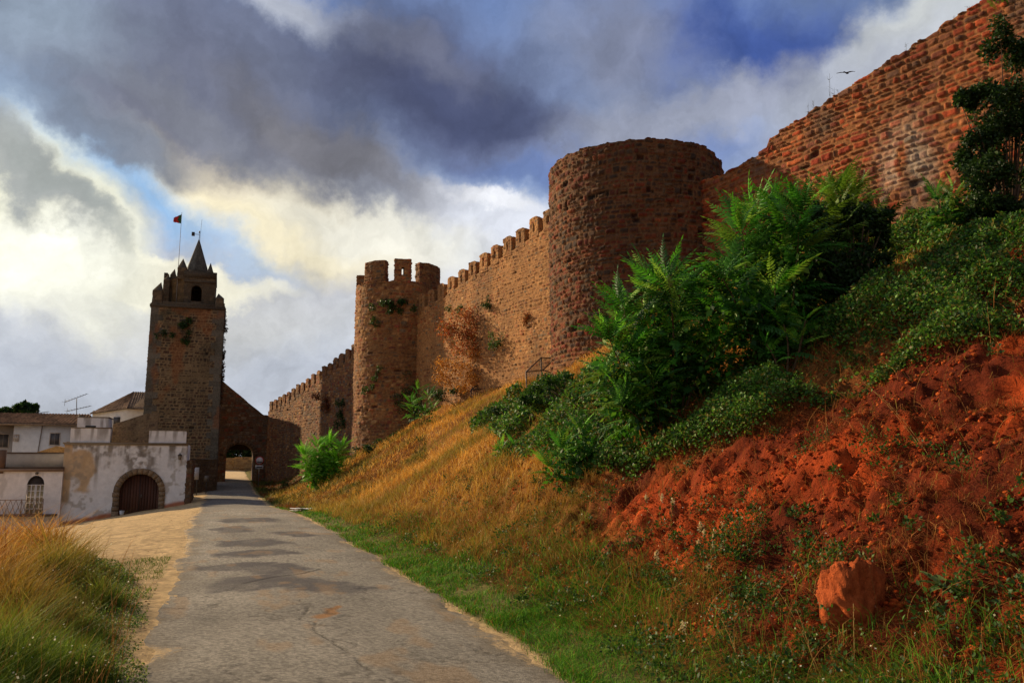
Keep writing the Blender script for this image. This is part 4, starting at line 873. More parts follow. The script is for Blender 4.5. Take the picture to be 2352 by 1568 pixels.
# ---------------------------------------------------------------- plants
def nrm(v): return v/(np.linalg.norm(v, axis=-1, keepdims=True)+1e-9)
def in_poly(X, Y, pts):
    ins = np.zeros(np.shape(X), bool)
    for k in range(len(pts)):
        a0, b0 = pts[k], pts[(k+1) % len(pts)]; ins ^= ((a0[1] > Y) != (b0[1] > Y)) & (X < a0[0]+(Y-a0[1])*(b0[0]-a0[0])/(b0[1]-a0[1]+1e-12))
    return ins
def frond_template(npair=11, ll=.15, lw=.042, droop=.28, jit=0):
    r = np.random.default_rng(jit); V = []; F = []; 
    def pt(x, y, z=0): return (x, y, z+.10*x-droop*x*x)
    n = 6
    for k in range(n+1): V += [pt(k/n, -.006), pt(k/n, .006)]
    for k in range(n): F += [(2*k, 2*k+2, 2*k+1), (2*k+1, 2*k+2, 2*k+3)]
    for k in range(npair):
        x = .14+.84*k/(npair-1); sc = math.sin(math.pi*min(1, (.25+.75*(k+1)/npair)))**.35*(.75+.35*math.sin(math.pi*(k+.7)/npair))
        for s in (-1, 1):
            a = rad(62-26*k/npair+r.uniform(-10, 10)); L_ = ll*sc*r.uniform(.85, 1.1); w = lw*sc; ca, sa = math.cos(a), math.sin(a)*s; dz = r.uniform(-.55, -.15)*L_
            b = len(V); px_, py_ = -sa, ca
            V += [pt(x, 0), pt(x+ca*L_*.38-sa*w*s*.6*1, sa*L_*.38+ca*w*s*.6, dz*.25-.01), pt(x+ca*L_, sa*L_, dz), pt(x+ca*L_*.38+sa*w*s*.6, sa*L_*.38-ca*w*s*.6, dz*.25-.01), pt(x+ca*L_*.4, sa*L_*.4, dz*.3+.012)]
            F += [(b, b+1, b+4), (b+1, b+2, b+4), (b+2, b+3, b+4), (b+3, b, b+4)]
    b = len(V); V += [pt(1, 0), pt(1.05, .02), pt(1.14, 0), pt(1.05, -.02)]; F += [(b, b+1, b+2), (b, b+2, b+3)]
    return np.array(V), np.array(F)
FT = [frond_template(12, .16, .052, jit=1), frond_template(13, .15, .046, .42, 2), frond_template(11, .17, .056, .3, 3)]
def stamp(acc, T, O, Xd, Up, Sc, C):
    V, F = T; X = nrm(Xd); Y = nrm(np.cross(Up, X)); Z = np.cross(X, Y)
    W = O[:, None]+Sc[:, None, None]*(V[None, :, :1]*X[:, None]+V[None, :, 1:2]*Y[:, None]+V[None, :, 2:3]*Z[:, None])
    n, m = len(O), len(V); b = acc._add(W, np.repeat(C, m, 0)); acc.f.append((F[None]+np.arange(n)[:, None, None]*m).reshape(-1, F.shape[1])+b)
# leaf masses
LT = (np.array([(0, 0, 0), (.45, .32, .04), (1, 0, -.06), (.45, -.32, .04), (.45, 0, -.03)], float), np.array([(0, 1, 4), (1, 2, 4), (2, 3, 4), (3, 0, 4)]))
def leaf_cloud(acc, centres, spread, n, size, cols, r, flat=1., outn=None):
    k = r.integers(0, len(centres), n); c = np.array(centres)[k]; d = r.standard_normal((n, 3)); d = nrm(d)*(r.random((n, 1))**.45); O = c+d*np.array(spread)[k] if np.ndim(spread) > 1 else c+d*spread
    Xd = nrm(r.standard_normal((n, 3))+.6*d+np.array([0, 0, -.3])); Up = nrm(r.standard_normal((n, 3))*.7+np.array([0, 0, 1.]))
    C = cols[r.integers(0, len(cols), n)]*(.7+.6*r.random((n, 1))); stamp(acc, LT, O, Xd, Up, size*(.6+.8*r.random(n)), C)
LEAFG = np.array(lc((72, 134, 30), (50, 104, 26), (98, 156, 40), (38, 78, 22), (112, 146, 44), (54, 98, 40)))
def frond_shrub(label, stems, FL=.75, dens=1., cols=LEAFG, seed=0, name='leafy_shrub', cat='shrub', group=None, up0=58, kbright=1., fill=220):
    """stems: (base point, top point)"""
    r = np.random.default_rng(seed); base = np.mean([s[0] for s in stems], 0); o = empty(name, base, label, cat, group)
    am = Acc(); mb = MB()
    for (b, t) in stems:
        b = np.array(b, float); t = np.array(t, float); L_ = np.linalg.norm(t-b); nf = max(9, int(20*dens*max(1, L_/1.0))); ctl = (b+t)/2+np.array([r.uniform(-.15, .15), r.uniform(-.15, .15), .12*L_])
        cur = lambda q: (1-q)[:, None]**2*b+2*(q*(1-q))[:, None]*ctl+(q**2)[:, None]*t
        q = np.linspace(0, 1, 6); Q = cur(q)
        for i in range(5): mb.bar(Q[i], Q[i+1], .022*(1-.13*i), lin((92, 70, 44)), 5, .022*(1-.13*(i+1)))
        q = 1-.72*r.random(nf)**1.3; q[:4] = 1; O = cur(q); az = np.arange(nf)*2.4+r.uniform(0, 6); el = rad(up0)*(q-.28)/.72+rad(1)*r.uniform(-22, 18, nf)
        Xd = np.stack([np.cos(az)*np.cos(el), np.sin(az)*np.cos(el), np.sin(el)], -1); S = FL*(.6+.5*r.random(nf))*(1.0-.2*(q > .97))
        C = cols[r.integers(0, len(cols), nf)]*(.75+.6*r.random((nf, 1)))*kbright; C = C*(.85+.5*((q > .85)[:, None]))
        k = r.integers(0, 3, nf)
        for j in range(3):
            w_ = k == j
            if w_.any(): stamp(am, FT[j], O[w_], Xd[w_], np.tile([0., 0, 1], (w_.sum(), 1))+.35*r.standard_normal((w_.sum(), 3)), S[w_], C[w_])
    tips = np.array([s[1] for s in stems]); bs = np.array([s[0] for s in stems]); gb = bs.mean(0)-cZ*.12
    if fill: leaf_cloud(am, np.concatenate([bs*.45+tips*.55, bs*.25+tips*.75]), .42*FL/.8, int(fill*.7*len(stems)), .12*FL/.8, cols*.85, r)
    for b in bs: mb.bar(gb, b+cZ*.02, .02, lin((92, 70, 44)), 5)
    am.build('foliage', M_LEAF, o); mb.build('stems', M_BARK, o); return o
def stems_px(base, tops, dY=(0, 0)):
    b = hit(*base); out = []; rr_ = np.random.default_rng(int(base[0]))
    for (u, v, *k) in tops:
        dy = (k[0] if k else rr_.uniform(*dY)); t = yy(u, v, b[1]+dy); f = np.array([(t[0]-b[0])*.35+b[0], b[1]+dy*.5, 0]); f[2] = float(HB(f[0], f[1])); out.append((f, t))
    return out

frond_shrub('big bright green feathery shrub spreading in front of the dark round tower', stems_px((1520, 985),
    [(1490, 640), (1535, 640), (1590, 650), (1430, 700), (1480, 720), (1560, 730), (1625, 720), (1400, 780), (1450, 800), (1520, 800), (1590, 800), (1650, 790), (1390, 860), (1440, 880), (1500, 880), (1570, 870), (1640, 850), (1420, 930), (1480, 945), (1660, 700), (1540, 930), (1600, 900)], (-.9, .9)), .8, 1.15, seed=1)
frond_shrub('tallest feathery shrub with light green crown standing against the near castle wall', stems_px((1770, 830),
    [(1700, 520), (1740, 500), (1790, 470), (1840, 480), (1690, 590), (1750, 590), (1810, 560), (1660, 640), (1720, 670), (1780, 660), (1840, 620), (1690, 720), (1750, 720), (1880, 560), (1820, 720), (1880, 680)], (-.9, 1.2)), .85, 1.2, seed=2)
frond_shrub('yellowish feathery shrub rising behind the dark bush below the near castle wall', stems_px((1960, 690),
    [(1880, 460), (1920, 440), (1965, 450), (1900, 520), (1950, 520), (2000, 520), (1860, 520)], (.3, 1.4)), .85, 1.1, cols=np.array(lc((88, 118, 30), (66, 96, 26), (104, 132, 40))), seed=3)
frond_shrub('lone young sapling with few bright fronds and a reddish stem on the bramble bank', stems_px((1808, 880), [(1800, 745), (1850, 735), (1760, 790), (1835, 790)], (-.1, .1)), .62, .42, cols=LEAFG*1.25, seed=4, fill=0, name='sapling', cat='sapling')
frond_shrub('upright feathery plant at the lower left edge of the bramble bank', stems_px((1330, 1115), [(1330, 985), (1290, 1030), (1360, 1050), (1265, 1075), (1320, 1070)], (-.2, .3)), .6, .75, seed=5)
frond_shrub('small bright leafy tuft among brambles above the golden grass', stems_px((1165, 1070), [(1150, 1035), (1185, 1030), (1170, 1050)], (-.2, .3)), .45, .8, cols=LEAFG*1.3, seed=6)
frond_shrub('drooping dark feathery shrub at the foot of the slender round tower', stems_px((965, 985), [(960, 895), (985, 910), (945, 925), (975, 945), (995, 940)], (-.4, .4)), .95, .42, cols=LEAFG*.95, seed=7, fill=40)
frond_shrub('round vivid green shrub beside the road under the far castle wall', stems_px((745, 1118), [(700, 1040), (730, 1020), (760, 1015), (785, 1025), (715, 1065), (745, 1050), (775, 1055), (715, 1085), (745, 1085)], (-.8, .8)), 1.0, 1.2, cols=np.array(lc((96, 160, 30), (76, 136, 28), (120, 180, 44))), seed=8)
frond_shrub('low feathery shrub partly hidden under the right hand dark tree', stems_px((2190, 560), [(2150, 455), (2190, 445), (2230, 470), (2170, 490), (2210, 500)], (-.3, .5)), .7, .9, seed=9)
p = yy(2330, 30, 14.6)
frond_shrub('feathery green branch growing on the wall top in the upper right corner', [((p[0]+.5, p[1]-.2, 15.2), yy(2290, 25, 15.2)), ((p[0]+.6, p[1]-.4, 15.2), yy(2340, 12, 14.9)), ((p[0]+.6, p[1]-.4, 15.2), yy(2310, 5, 15.0))], .6, .7, cols=LEAFG*.8, seed=10, fill=60)

# leaf masses
def bush(name, label, cat, base, blobs, n, size, cols, seed, trunk=None, parts=('crown', 'trunk'), twigs=30, tr=.03, group=None):
    r = np.random.default_rng(seed); o = empty(name, base, label, cat, group); a = Acc(); cs = np.array([b[0] for b in blobs]); sp = np.array([b[1] for b in blobs])
    sub = []; ss = []
    for c, s_ in zip(cs, sp):       # uneven sub-clumps
        for _ in range(7): sub.append(c+nrm(r.standard_normal(3))*s_*r.uniform(.35, .95)); ss.append(s_*r.uniform(.28, .5))
    leaf_cloud(a, sub, np.array(ss), n, size, cols, r); a.build(parts[0], M_LEAF, o); m = MB()
    base = np.array(base, float)
    for c in sub[::max(1, len(sub)//twigs)]:
        mid = base+(c-base)*.5+np.array([0, 0, .1]); m.bar(base+r.normal(0, tr, 3)*[1, 1, 0], mid, tr, lin((78, 60, 42)), 5, tr*.6); m.bar(mid, c, tr*.6, lin((78, 60, 42)), 4, tr*.2)
    m.build(parts[1], M_BARK, o); return o
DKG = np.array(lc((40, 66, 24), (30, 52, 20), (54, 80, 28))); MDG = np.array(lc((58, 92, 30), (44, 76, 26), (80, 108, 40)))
def px_blobs(Y, lst):      # (u, v, half width px, half height px, depth offset)
    out = []
    for (u, v, a_, b_, dy) in lst:
        p = yy(u, v, Y+dy); D = np.dot(p-cC, cF); out.append((p, np.array([a_*D/f_px, a_*D/f_px*.9, b_*D/f_px])))
    return out
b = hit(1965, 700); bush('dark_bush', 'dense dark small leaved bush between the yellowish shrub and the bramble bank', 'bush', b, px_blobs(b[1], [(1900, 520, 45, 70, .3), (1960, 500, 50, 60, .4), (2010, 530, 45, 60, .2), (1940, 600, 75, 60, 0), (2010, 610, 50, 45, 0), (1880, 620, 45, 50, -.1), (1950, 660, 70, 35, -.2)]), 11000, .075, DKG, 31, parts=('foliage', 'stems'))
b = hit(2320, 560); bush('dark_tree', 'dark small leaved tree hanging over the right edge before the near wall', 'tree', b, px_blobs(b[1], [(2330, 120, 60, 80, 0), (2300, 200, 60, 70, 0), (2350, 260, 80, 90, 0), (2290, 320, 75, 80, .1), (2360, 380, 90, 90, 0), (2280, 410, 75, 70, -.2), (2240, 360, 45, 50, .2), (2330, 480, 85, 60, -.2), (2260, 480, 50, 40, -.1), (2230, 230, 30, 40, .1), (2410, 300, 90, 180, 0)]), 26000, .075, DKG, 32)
b = hit(2352, 60) if False else None
# bushes among the golden slope
for (u, v, lst, n, lab, cl, sd) in (
    (1175, 985, [(1150, 945, 30, 22, 0), (1190, 950, 32, 20, .2), (1220, 965, 25, 20, 0)], 1500, 'dark green bramble clump jutting into the golden grass', DKG, 41),
    (1300, 930, [(1250, 890, 50, 25, .5), (1310, 880, 45, 22, .6), (1290, 920, 70, 25, 0), (1230, 920, 40, 20, 0)], 3500, 'broad green bramble thicket right of the metal cages', MDG, 42),
    (640, 1125, [(650, 1110, 18, 8, 0), (680, 1118, 14, 7, -2)], 500, 'low dull bush at the foot of the far wall near the gate', MDG*.7, 43),
    (850, 1040, [(835, 1028, 30, 12, 0), (880, 1018, 30, 14, 1), (930, 1000, 30, 14, 1.5), (980, 985, 30, 14, 1)], 2600, 'low dark scrub growing along the foot of the slender tower', DKG*1.1, 44),
    (1050, 900, [(1010, 905, 30, 18, .5), (1060, 895, 35, 14, .5), (1100, 885, 30, 12, .5)], 1400, 'low dark scrub below the middle wall beside the lower cage', DKG, 45)):
    b = hit(u, v); bush('bramble_bush', lab, 'bush', b, px_blobs(b[1], lst), n, .11 if v > 1000 or u < 1100 else .08, cl, sd, parts=('foliage', 'stems'), tr=.012)
# scrub rooted in the walls
def wall_pt(u, v):
    # nearest masonry surface along the sight line: towers first, then wall planes
    r = ray(u, v); best = 1e9
    for c_, R_ in ((Ac, Ar), (Bc, Br)):
        o = cC[:2]-c_; A_ = r[:2]@r[:2]; B_ = o@r[:2]; Q_ = B_*B_-A_*(o@o-R_*R_)
        if Q_ > 0: t = (-B_-math.sqrt(Q_))/A_; best = min(best, t)
    for a0, b0 in ((Gc, Bc), (Bc, Ac), (Ac, N1)):
        d = b0-a0; n = np.array([-d[1], d[0]]); den = r[:2]@n
        t = ((a0-cC[:2])@n)/den; q = cC[:2]+r[:2]*t; s_ = (q-a0)@d/(d@d)
        if t > 0 and -.05 < s_ < 1.05: best = min(best, t)
    if r[1]*0+u < 520: best = tY/r[1]
    return cC+r*best
DRY = np.array(lc((146, 74, 36), (110, 58, 32), (160, 98, 48), (96, 84, 40))); GOLDG = np.array(lc((176, 120, 50), (150, 98, 40), (196, 146, 70)))
WS = [(1080, 765, 70, 50, DRY*1.3, 5200, 'rusty dry bush clinging to the middle wall beside the slender tower'), (1055, 712, 34, 16, MDG*.7, 500, 'small green tuft high on the middle wall above the rusty bush'),
      (1120, 700, 30, 18, DKG, 500, 'dark tuft on the middle wall right of the green tuft'), (1145, 785, 26, 30, MDG*.8, 900, 'green wall plant at the right end of the rusty bush'),
      (1208, 738, 34, 16, DRY*.9, 450, 'thin brown twiggy plant alone on the middle wall'), (1085, 852, 95, 42, GOLDG*.9, 5200, 'golden dry scrub below the rusty bush at the wall foot'),
      (905, 706, 62, 17, DKG, 1300, 'dark fringe of growth under the battlements of the slender tower'), (858, 742, 14, 14, DKG, 250, 'upper small green tuft on the slender tower'),
      (868, 858, 16, 15, MDG*.7, 260, 'middle small green tuft on the slender tower'), (848, 895, 15, 12, MDG*.7, 220, 'lower small green tuft on the slender tower'), (940, 900, 40, 44, DKG, 1200, 'dark ivy patch low in the corner of the slender tower and middle wall'),
      (750, 925, 34, 26, DRY*.6, 900, 'upper brown shrub growing from the far wall'), (787, 948, 20, 40, DKG*.9, 900, 'long dark shrub hanging on the far wall next to the slender tower'),
      (425, 745, 26, 20, DKG, 500, 'dark plant patch near the top of the square tower'), (378, 768, 20, 12, DKG, 260, 'small dark plant patch on the left of the square tower'), (430, 775, 20, 14, DKG, 260, 'lower dark plant tuft on the square tower front'),
      (1990, 350+90, 14, 10, MDG, 120, 'tiny green tuft on the near castle wall'), (1275, 655, 8, 8, MDG*.6, 80, 'tiny tuft on the middle wall beside the dark tower')]
for i, (u, v, a_, b_, cl, n, lab) in enumerate(WS):
    p = wall_pt(u, v); D = np.dot(p-cC, cF); r = np.random.default_rng(200+i); o = empty('wall_plant', p, lab, 'wall plant', 'plants growing out of the masonry'); a = Acc(); k = D/f_px
    tow = nrm(np.array([-p[0], -p[1], 0.])); al = np.array([-tow[1], tow[0], 0]); cs = []
    for _ in range(max(5, n//90)):
        q, w_ = r.uniform(-1, 1), r.uniform(-1, 1)
        if q*q+w_*w_ < 1: cs.append(p+al*q*a_*k+cZ*w_*b_*k+tow*r.uniform(.0, .25+min(a_, b_)*k*.5)-tow*abs(q)*.1)
    cs.append(p); sp = np.array([[.32*min(a_, b_)*k+.08]*3]*len(cs)); leaf_cloud(a, cs, sp, n, max(.07, k*4.2), cl*1.25, r); a.build('foliage', M_LEAF, o); m = MB()
    for c in cs[:14]: m.bar(p-tow*.3, c+r.normal(0, .12, 3)+tow*.05, .012, lin((84, 66, 46)), 4, .004)
    m.build('twigs', M_BARK, o)
# plants bulging from the right edge of the square tower
r = np.random.default_rng(77); o = empty('wall_plant', (TX1, tY+.3, 9), 'ragged reddish creeper running down the right edge of the square tower', 'creeper'); a = Acc()
cs = [np.array([TX1+.06*abs(r.normal()), tY+.1+.5*r.random(), z]) for z in np.concatenate([r.uniform(8.5, 14.2, 34), r.uniform(6.5, 9, 10)])]
leaf_cloud(a, cs, np.array([[.16, .2, .3]]*len(cs)), 1500, .14, np.array(lc((96, 50, 34), (70, 54, 30), (60, 64, 32))), r); a.build('foliage', M_LEAF, o)

# broadleaf trees: beyond the gate and behind the far left roof
def tree(Y, blobs, label, seed, n, size, cols, base_z=0, group=None):
    B_ = px_blobs(Y, blobs); p = np.mean([b[0] for b in B_], 0); base = np.array([p[0], Y, base_z]); r = np.random.default_rng(seed)
    o = empty('broadleaf_tree', base, label, 'tree', group); a = Acc(); sub = []; ss = []
    for c, s_ in B_:
        for _ in range(8): sub.append(c+nrm(r.standard_normal(3))*s_*r.uniform(.3, .9)); ss.append(s_*r.uniform(.25, .45))
    leaf_cloud(a, sub, np.array(ss), n, size, cols, r); a.build('crown', M_LEAF, o); m = MB(); fork = base+(p-base)*.6
    m.bar(base-cZ, fork, .3, lin((80, 66, 52)), 8, .18)
    for c in sub[::3]: m.bar(fork, c, .09, lin((80, 66, 52)), 5, .02)
    m.build('trunk', M_BARK, o)
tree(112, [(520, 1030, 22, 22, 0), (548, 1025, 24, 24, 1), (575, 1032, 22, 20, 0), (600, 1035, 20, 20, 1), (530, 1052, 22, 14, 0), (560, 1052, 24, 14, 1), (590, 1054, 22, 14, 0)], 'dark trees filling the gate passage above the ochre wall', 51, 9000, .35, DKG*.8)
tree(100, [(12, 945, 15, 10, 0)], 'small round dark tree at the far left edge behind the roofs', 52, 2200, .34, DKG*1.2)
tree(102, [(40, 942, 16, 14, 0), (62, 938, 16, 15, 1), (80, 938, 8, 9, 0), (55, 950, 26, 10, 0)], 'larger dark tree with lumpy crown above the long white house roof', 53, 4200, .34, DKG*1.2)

# ---------------------------------------------------------------- grasses
def blades(acc, X, Y, h, w, C, r, lean=.35, droop=.35, dirv=None, zoff=0.):
    n = len(X); Z = HB(X, Y)-.02+zoff; fa = 12*fbm(X*.9, Y*.9, 2, 501); h = h*(.45+1.1*fbm(X*2.6, Y*2.6, 2, 502)**1.2*1.2); B_ = np.stack([X, Y, Z], -1); az = r.uniform(0, 2*math.pi, n); s = np.stack([np.cos(az), np.sin(az), 0*az], -1)
    az2_ = np.where(r.random(n) < .35, fa+r.normal(0, .9, n), r.uniform(0, 6.28, n)); ld = nrm(np.stack([np.cos(az2_), np.sin(az2_), 0*az], -1)+(np.zeros(3) if dirv is None else np.array(dirv)))
    l1 = (lean*r.random(n)*h)[:, None]; up = np.array([0, 0, 1.])
    M = B_+up*(h*.55)[:, None]+ld*l1*.5; T_ = B_+up*(h*(1-droop*r.random(n)))[:, None]+ld*(l1*1.6+(droop*h*.6)[:, None]); hw = (w/2)[:, None]
    V = np.stack([B_-s*hw, B_+s*hw, M-s*hw*.8, M+s*hw*.8, T_], 1)
    b = acc._add(V, np.repeat(C, 5, 0)*np.tile(np.array([[.75], [.75], [1], [1], [1.1]]), (n, 1))); k = (np.arange(n)*5)[:, None]+b
    acc.f.append(k+np.array([[0, 1, 3, 2]])); acc.f.append(k+np.array([[2, 3, 4]]))
def polar(n, r0, r1, r, a0=-25, a1=66):
    d = np.exp(r.uniform(math.log(r0), math.log(r1), n)); a_ = rad(1)*r.uniform(a0, a1, n); return d*np.sin(a_), d*np.cos(a_), d
def cpick(cols, n, r, v=.35): cols = np.array(cols); return cols[r.integers(0, len(cols), n)]*(1-v+2*v*r.random((n, 1)))
toe = lambda Y: 3.0+.25*fbm(Y*.5, Y*0, 3, 5)
R_ = np.random.default_rng(99)
REG_BR = region([(1080, 985), (1190, 900), (1340, 870), (1600, 945), (1750, 835), (1900, 735), (2040, 560), (2090, 505), (2200, 510), (2500, 480), (2500, 790), (2340, 820), (2150, 880), (1980, 925), (1800, 975), (1720, 1040), (1540, 1080), (1380, 1120), (1160, 1075)])
# golden grass on the far slope
X, Y, d = polar(620000, 6, 62, R_, -8, 62); t = (X-toe(Y))/(wallx(Y)-toe(Y)); n1 = fbm(X*.35, Y*.35, 3, 301); n2 = fbm(X*1.3, Y*1.3, 3, 302)
gold = (1-.97*red_mask(X, Y))*sst(.0, .3, X-toe(Y)-np.interp(Y, [3, 8, 14, 28, 45], [2.3, 1.3, 1.0, .5, .3])*.8+1.1*(n2-.5))*(1-.8*sst(.75, .9, t)*(Y < 28)); k = (t > .02) & (t < 1) & (R_.random(len(X)) < gold*(.45+1.1*n2)) & ~(in_poly(X, Y, REG_BR) & (R_.random(len(X)) < .7)) & (Y < 66)
X, Y, d = X[k], Y[k], d[k]; n = len(X); hh = (.10+.30*R_.random(n)**1.6)*(.7+.6*fbm(X*.8, Y*.8, 2, 5))*(.65+.35*sst(9, 18, Y)); a = Acc()
C = cpick(lc((236, 182, 74), (220, 158, 58), (240, 200, 110), (188, 132, 50)), n, R_); red = np.clip(sst(.42, .6, fbm(X*.5, Y*.5, 3, 303))*sst(34, 14, Y)+sst(15, 10, Y), 0, 1)[:, None]*.88; C = C*(1-red)+cpick(lc((172, 100, 44), (186, 116, 56), (142, 80, 36), (120, 70, 34)), n, R_)*red
gr = (sst(.52, .62, fbm(X*.6+9, Y*.6, 3, 304))+sst(.2, .05, (X-toe(Y))/(wallx(Y)-toe(Y)))*.7)[:, None].clip(0, 1)*.6; C = C*(1-gr)+cpick(lc((110, 124, 40), (88, 108, 34)), n, R_)*gr
blades(a, X, Y, hh, np.maximum(.006, d*.00055), C, R_, .7, .4); tag(a.build('dry_grass', M_GRASS), 'golden dry grass covering the bank below the castle walls', 'grass', kind='stuff')
# sparse rusty grass and stalks on the red earth
X, Y, d = polar(460000, 3.5, 24, R_, 5, 66); t = (X-toe(Y))/(wallx(Y)-toe(Y)); n2 = fbm(X*1.6, Y*1.6, 3, 306); dens = .10+.85*sst(.46, .62, n2)
k = (t > .03) & (t < 1) & (R_.random(len(X)) < dens*.75); X, Y, d = X[k], Y[k], d[k]; n = len(X); a = Acc()
C = cpick(lc((160, 92, 46), (130, 70, 34), (190, 130, 74), (104, 56, 30), (150, 80, 38)), n, R_); blades(a, X, Y, (.03+.16*R_.random(n)**2.2), np.maximum(.004, d*.00055), C, R_, 2.4, .85, dirv=(-.8, -.2, 0))
tag(a.build('withered_grass', M_GRASS), 'sparse rusty withered grass on the steep red earth bank', 'grass', kind='stuff')
# green verge and weeds
X, Y, d = polar(900000, 3.5, 45, R_, -8, 62); off = X-toe(Y); n1 = fbm(X*1.1, Y*1.1, 3, 311); n3 = fbm(X*.5, Y*.5, 2, 312)
wv = np.interp(Y, [3, 8, 14, 28, 45], [2.4, 1.8, 1.4, .9, .6]); p_ = sst(-.25, .0, off+.3*(n1-.4))*sst(wv*1.35, wv*.5, off+1.0*(n1-.5))*(.25+.9*sst(.3, .6, n1))
p_ = p_*(1-.80*red_mask(X, Y, .4)*sst(.6, 1.3, off)); k = R_.random(len(X)) < p_*.85; X, Y, d, off = X[k], Y[k], d[k], off[k]; n = len(X); a = Acc(); tall = sst(.3, 1.3, off)
C = cpick(lc((88, 146, 30), (66, 122, 28), (116, 160, 40), (76, 116, 32)), n, R_); dr = (R_.random(n) < .08+.3*tall)[:, None]; C = np.where(dr, cpick(lc((170, 124, 56), (150, 96, 44)), n, R_), C)
blades(a, X, Y, (.05+.08*R_.random(n)+tall*.22*R_.random(n)**1.5), np.maximum(.006, d*.0008), C, R_, .8, .4); tag(a.build('green_grass', M_GRASS), 'short green grass and weeds along the right road edge', 'grass', kind='stuff')
# tall grass on the left bank
X, Y, d = polar(480000, 4.5, 22, R_, -32, 0); LB = lambda Y: np.interp(Y, [5, 8, 11, 14, 17, 20], [-.45, -.58, -.78, -1.1, -1.9, -4.4])
off = LB(Y)-X+.5*(fbm(X*1.3, Y*1.3, 3, 321)-.5); k = (off > 0) & (Y < 19) & (R_.random(len(X)) < .75*sst(0, .5, off)); X, Y, d, off = X[k], Y[k], d[k], off[k]; n = len(X); a = Acc()
gz_ = sst(2.3, .5, off+1.2*(fbm(X*.8, Y*.8, 3, 322)-.5)+(Y-8)*.12)[:, None]; top = R_.random(n); C = cpick(lc((204, 152, 62), (178, 118, 48), (216, 172, 92), (152, 98, 42)), n, R_)*(1-gz_)+cpick(lc((112, 136, 40), (86, 116, 34), (140, 150, 56)), n, R_)*gz_
gr = (top < .45)[:, None]; C = np.where(gr, cpick(lc((80, 92, 30), (100, 84, 36), (64, 84, 28)), n, R_), C)
hh = np.where(top < .45, .08+.2*R_.random(n), .2+.30*R_.random(n))*sst(-.2, 1.2, off)*(1+.3*sst(9, 13, Y)); hh = np.maximum(hh, .05)
blades(a, X, Y, hh*(.6+.9*sst(.35, .65, fbm(X*2, Y*2, 3, 323))), np.maximum(.005, d*.0009), C, R_, .5, .22); tag(a.build('tall_grass', M_GRASS), 'tall tawny grass mass on the left bank beside the road', 'grass', kind='stuff')
# leafy herbs on the right flank of the left bank
X, Y, d = polar(260000, 4.6, 17, R_, -30, 0); off = LB(Y)-X+.4*(fbm(X*1.3, Y*1.3, 3, 324)-.5); k = (off > -.05) & (off < 1.7) & (R_.random(len(X)) < .55*sst(.40, .56, fbm(X*1.4, Y*1.4, 3, 325))); X, Y, d, off = X[k], Y[k], d[k], off[k]; n = len(X)
O = np.stack([X, Y, HB(X, Y)+(.06+.30*sst(0, .8, off))*R_.random(n)**.7], -1); a = Acc(); stamp(a, LT, O, nrm(R_.standard_normal((n, 3))+np.array([0, 0, .4])), nrm(R_.standard_normal((n, 3))*.6+np.array([0, 0, 1.])), np.maximum(.022, d*.0024)*(.5+.8*R_.random(n)), cpick(lc((104, 132, 44), (78, 108, 34), (134, 150, 62), (60, 86, 28)), n, R_))
tag(a.build('herbs', M_LEAF), 'pale green leafy herbs on the road side of the left grass bank', 'herbs', kind='stuff')
# ragged low grass tongues on the left verge
X, Y, d = polar(160000, 4.5, 26, R_, -35, 12); n1 = fbm(X*1.0, Y*2.6, 3, 331); off = RX0-.1-X; k = (off > 0) & (X > LB(Y)-.4) & (n1 > .43) & (Y < 17); X, Y, d = X[k], Y[k], d[k]; n = len(X); a = Acc()
blades(a, X, Y, .03+.06*R_.random(n), np.maximum(.005, d*.0006), cpick(lc((88, 120, 32), (70, 104, 28), (116, 128, 46)), n, R_), R_, .8, .4); tag(a.build('low_grass', M_GRASS), 'thin low green grass patches on the left dirt verge', 'grass', kind='stuff')
# far green patch beside the road towards the gate
X, Y, d = polar(150000, 34, 80, R_, -6, 14); off = X-toe(Y); k = (off > .0) & (off < .92*(wallx(Y)-toe(Y))) & (R_.random(len(X)) < .6); X, Y, d = X[k], Y[k], d[k]; n = len(X); a = Acc(); n1 = fbm(X*.7, Y*.4, 3, 341)[:, None]
C = np.where(n1 > .5, cpick(lc((72, 84, 30), (92, 92, 36)), n, R_), cpick(lc((140, 92, 42), (112, 70, 34)), n, R_)); blades(a, X, Y, .08+.2*R_.random(n), d*.0006, C, R_, .8, .4)
tag(a.build('bank_grass', M_GRASS), 'dull green and brown grass at the foot of the far wall', 'grass', kind='stuff')
# brambles
X, Y, d = polar(1500000, 7, 40, R_, 12, 62); n1 = fbm(X*.7, Y*.7, 3, 351); k = in_poly(X, Y, REG_BR) & (R_.random(len(X)) < (.06+.94*sst(.37, .52, n1))*.6); X, Y, d, n1 = X[k], Y[k], d[k], n1[k]; n = len(X)
Z = HB(X, Y)+(.05+.5*sst(.4, .7, n1))*R_.random(n)**.5; O = np.stack([X, Y, Z], -1); C = cpick(lc((78, 124, 32), (56, 98, 26), (104, 146, 44), (112, 104, 40), (44, 76, 24)), n, R_)
a = Acc(); stamp(a, LT, O, nrm(R_.standard_normal((n, 3))+np.array([-.4, -.4, -.2])), nrm(R_.standard_normal((n, 3))*.6+np.array([-.3, -.3, 1.])), np.maximum(.05, d*.0042)*(.6+.8*R_.random(n)), C)
tag(a.build('brambles', M_LEAF), 'mat of green bramble leaves across the red bank', 'brambles', kind='stuff')
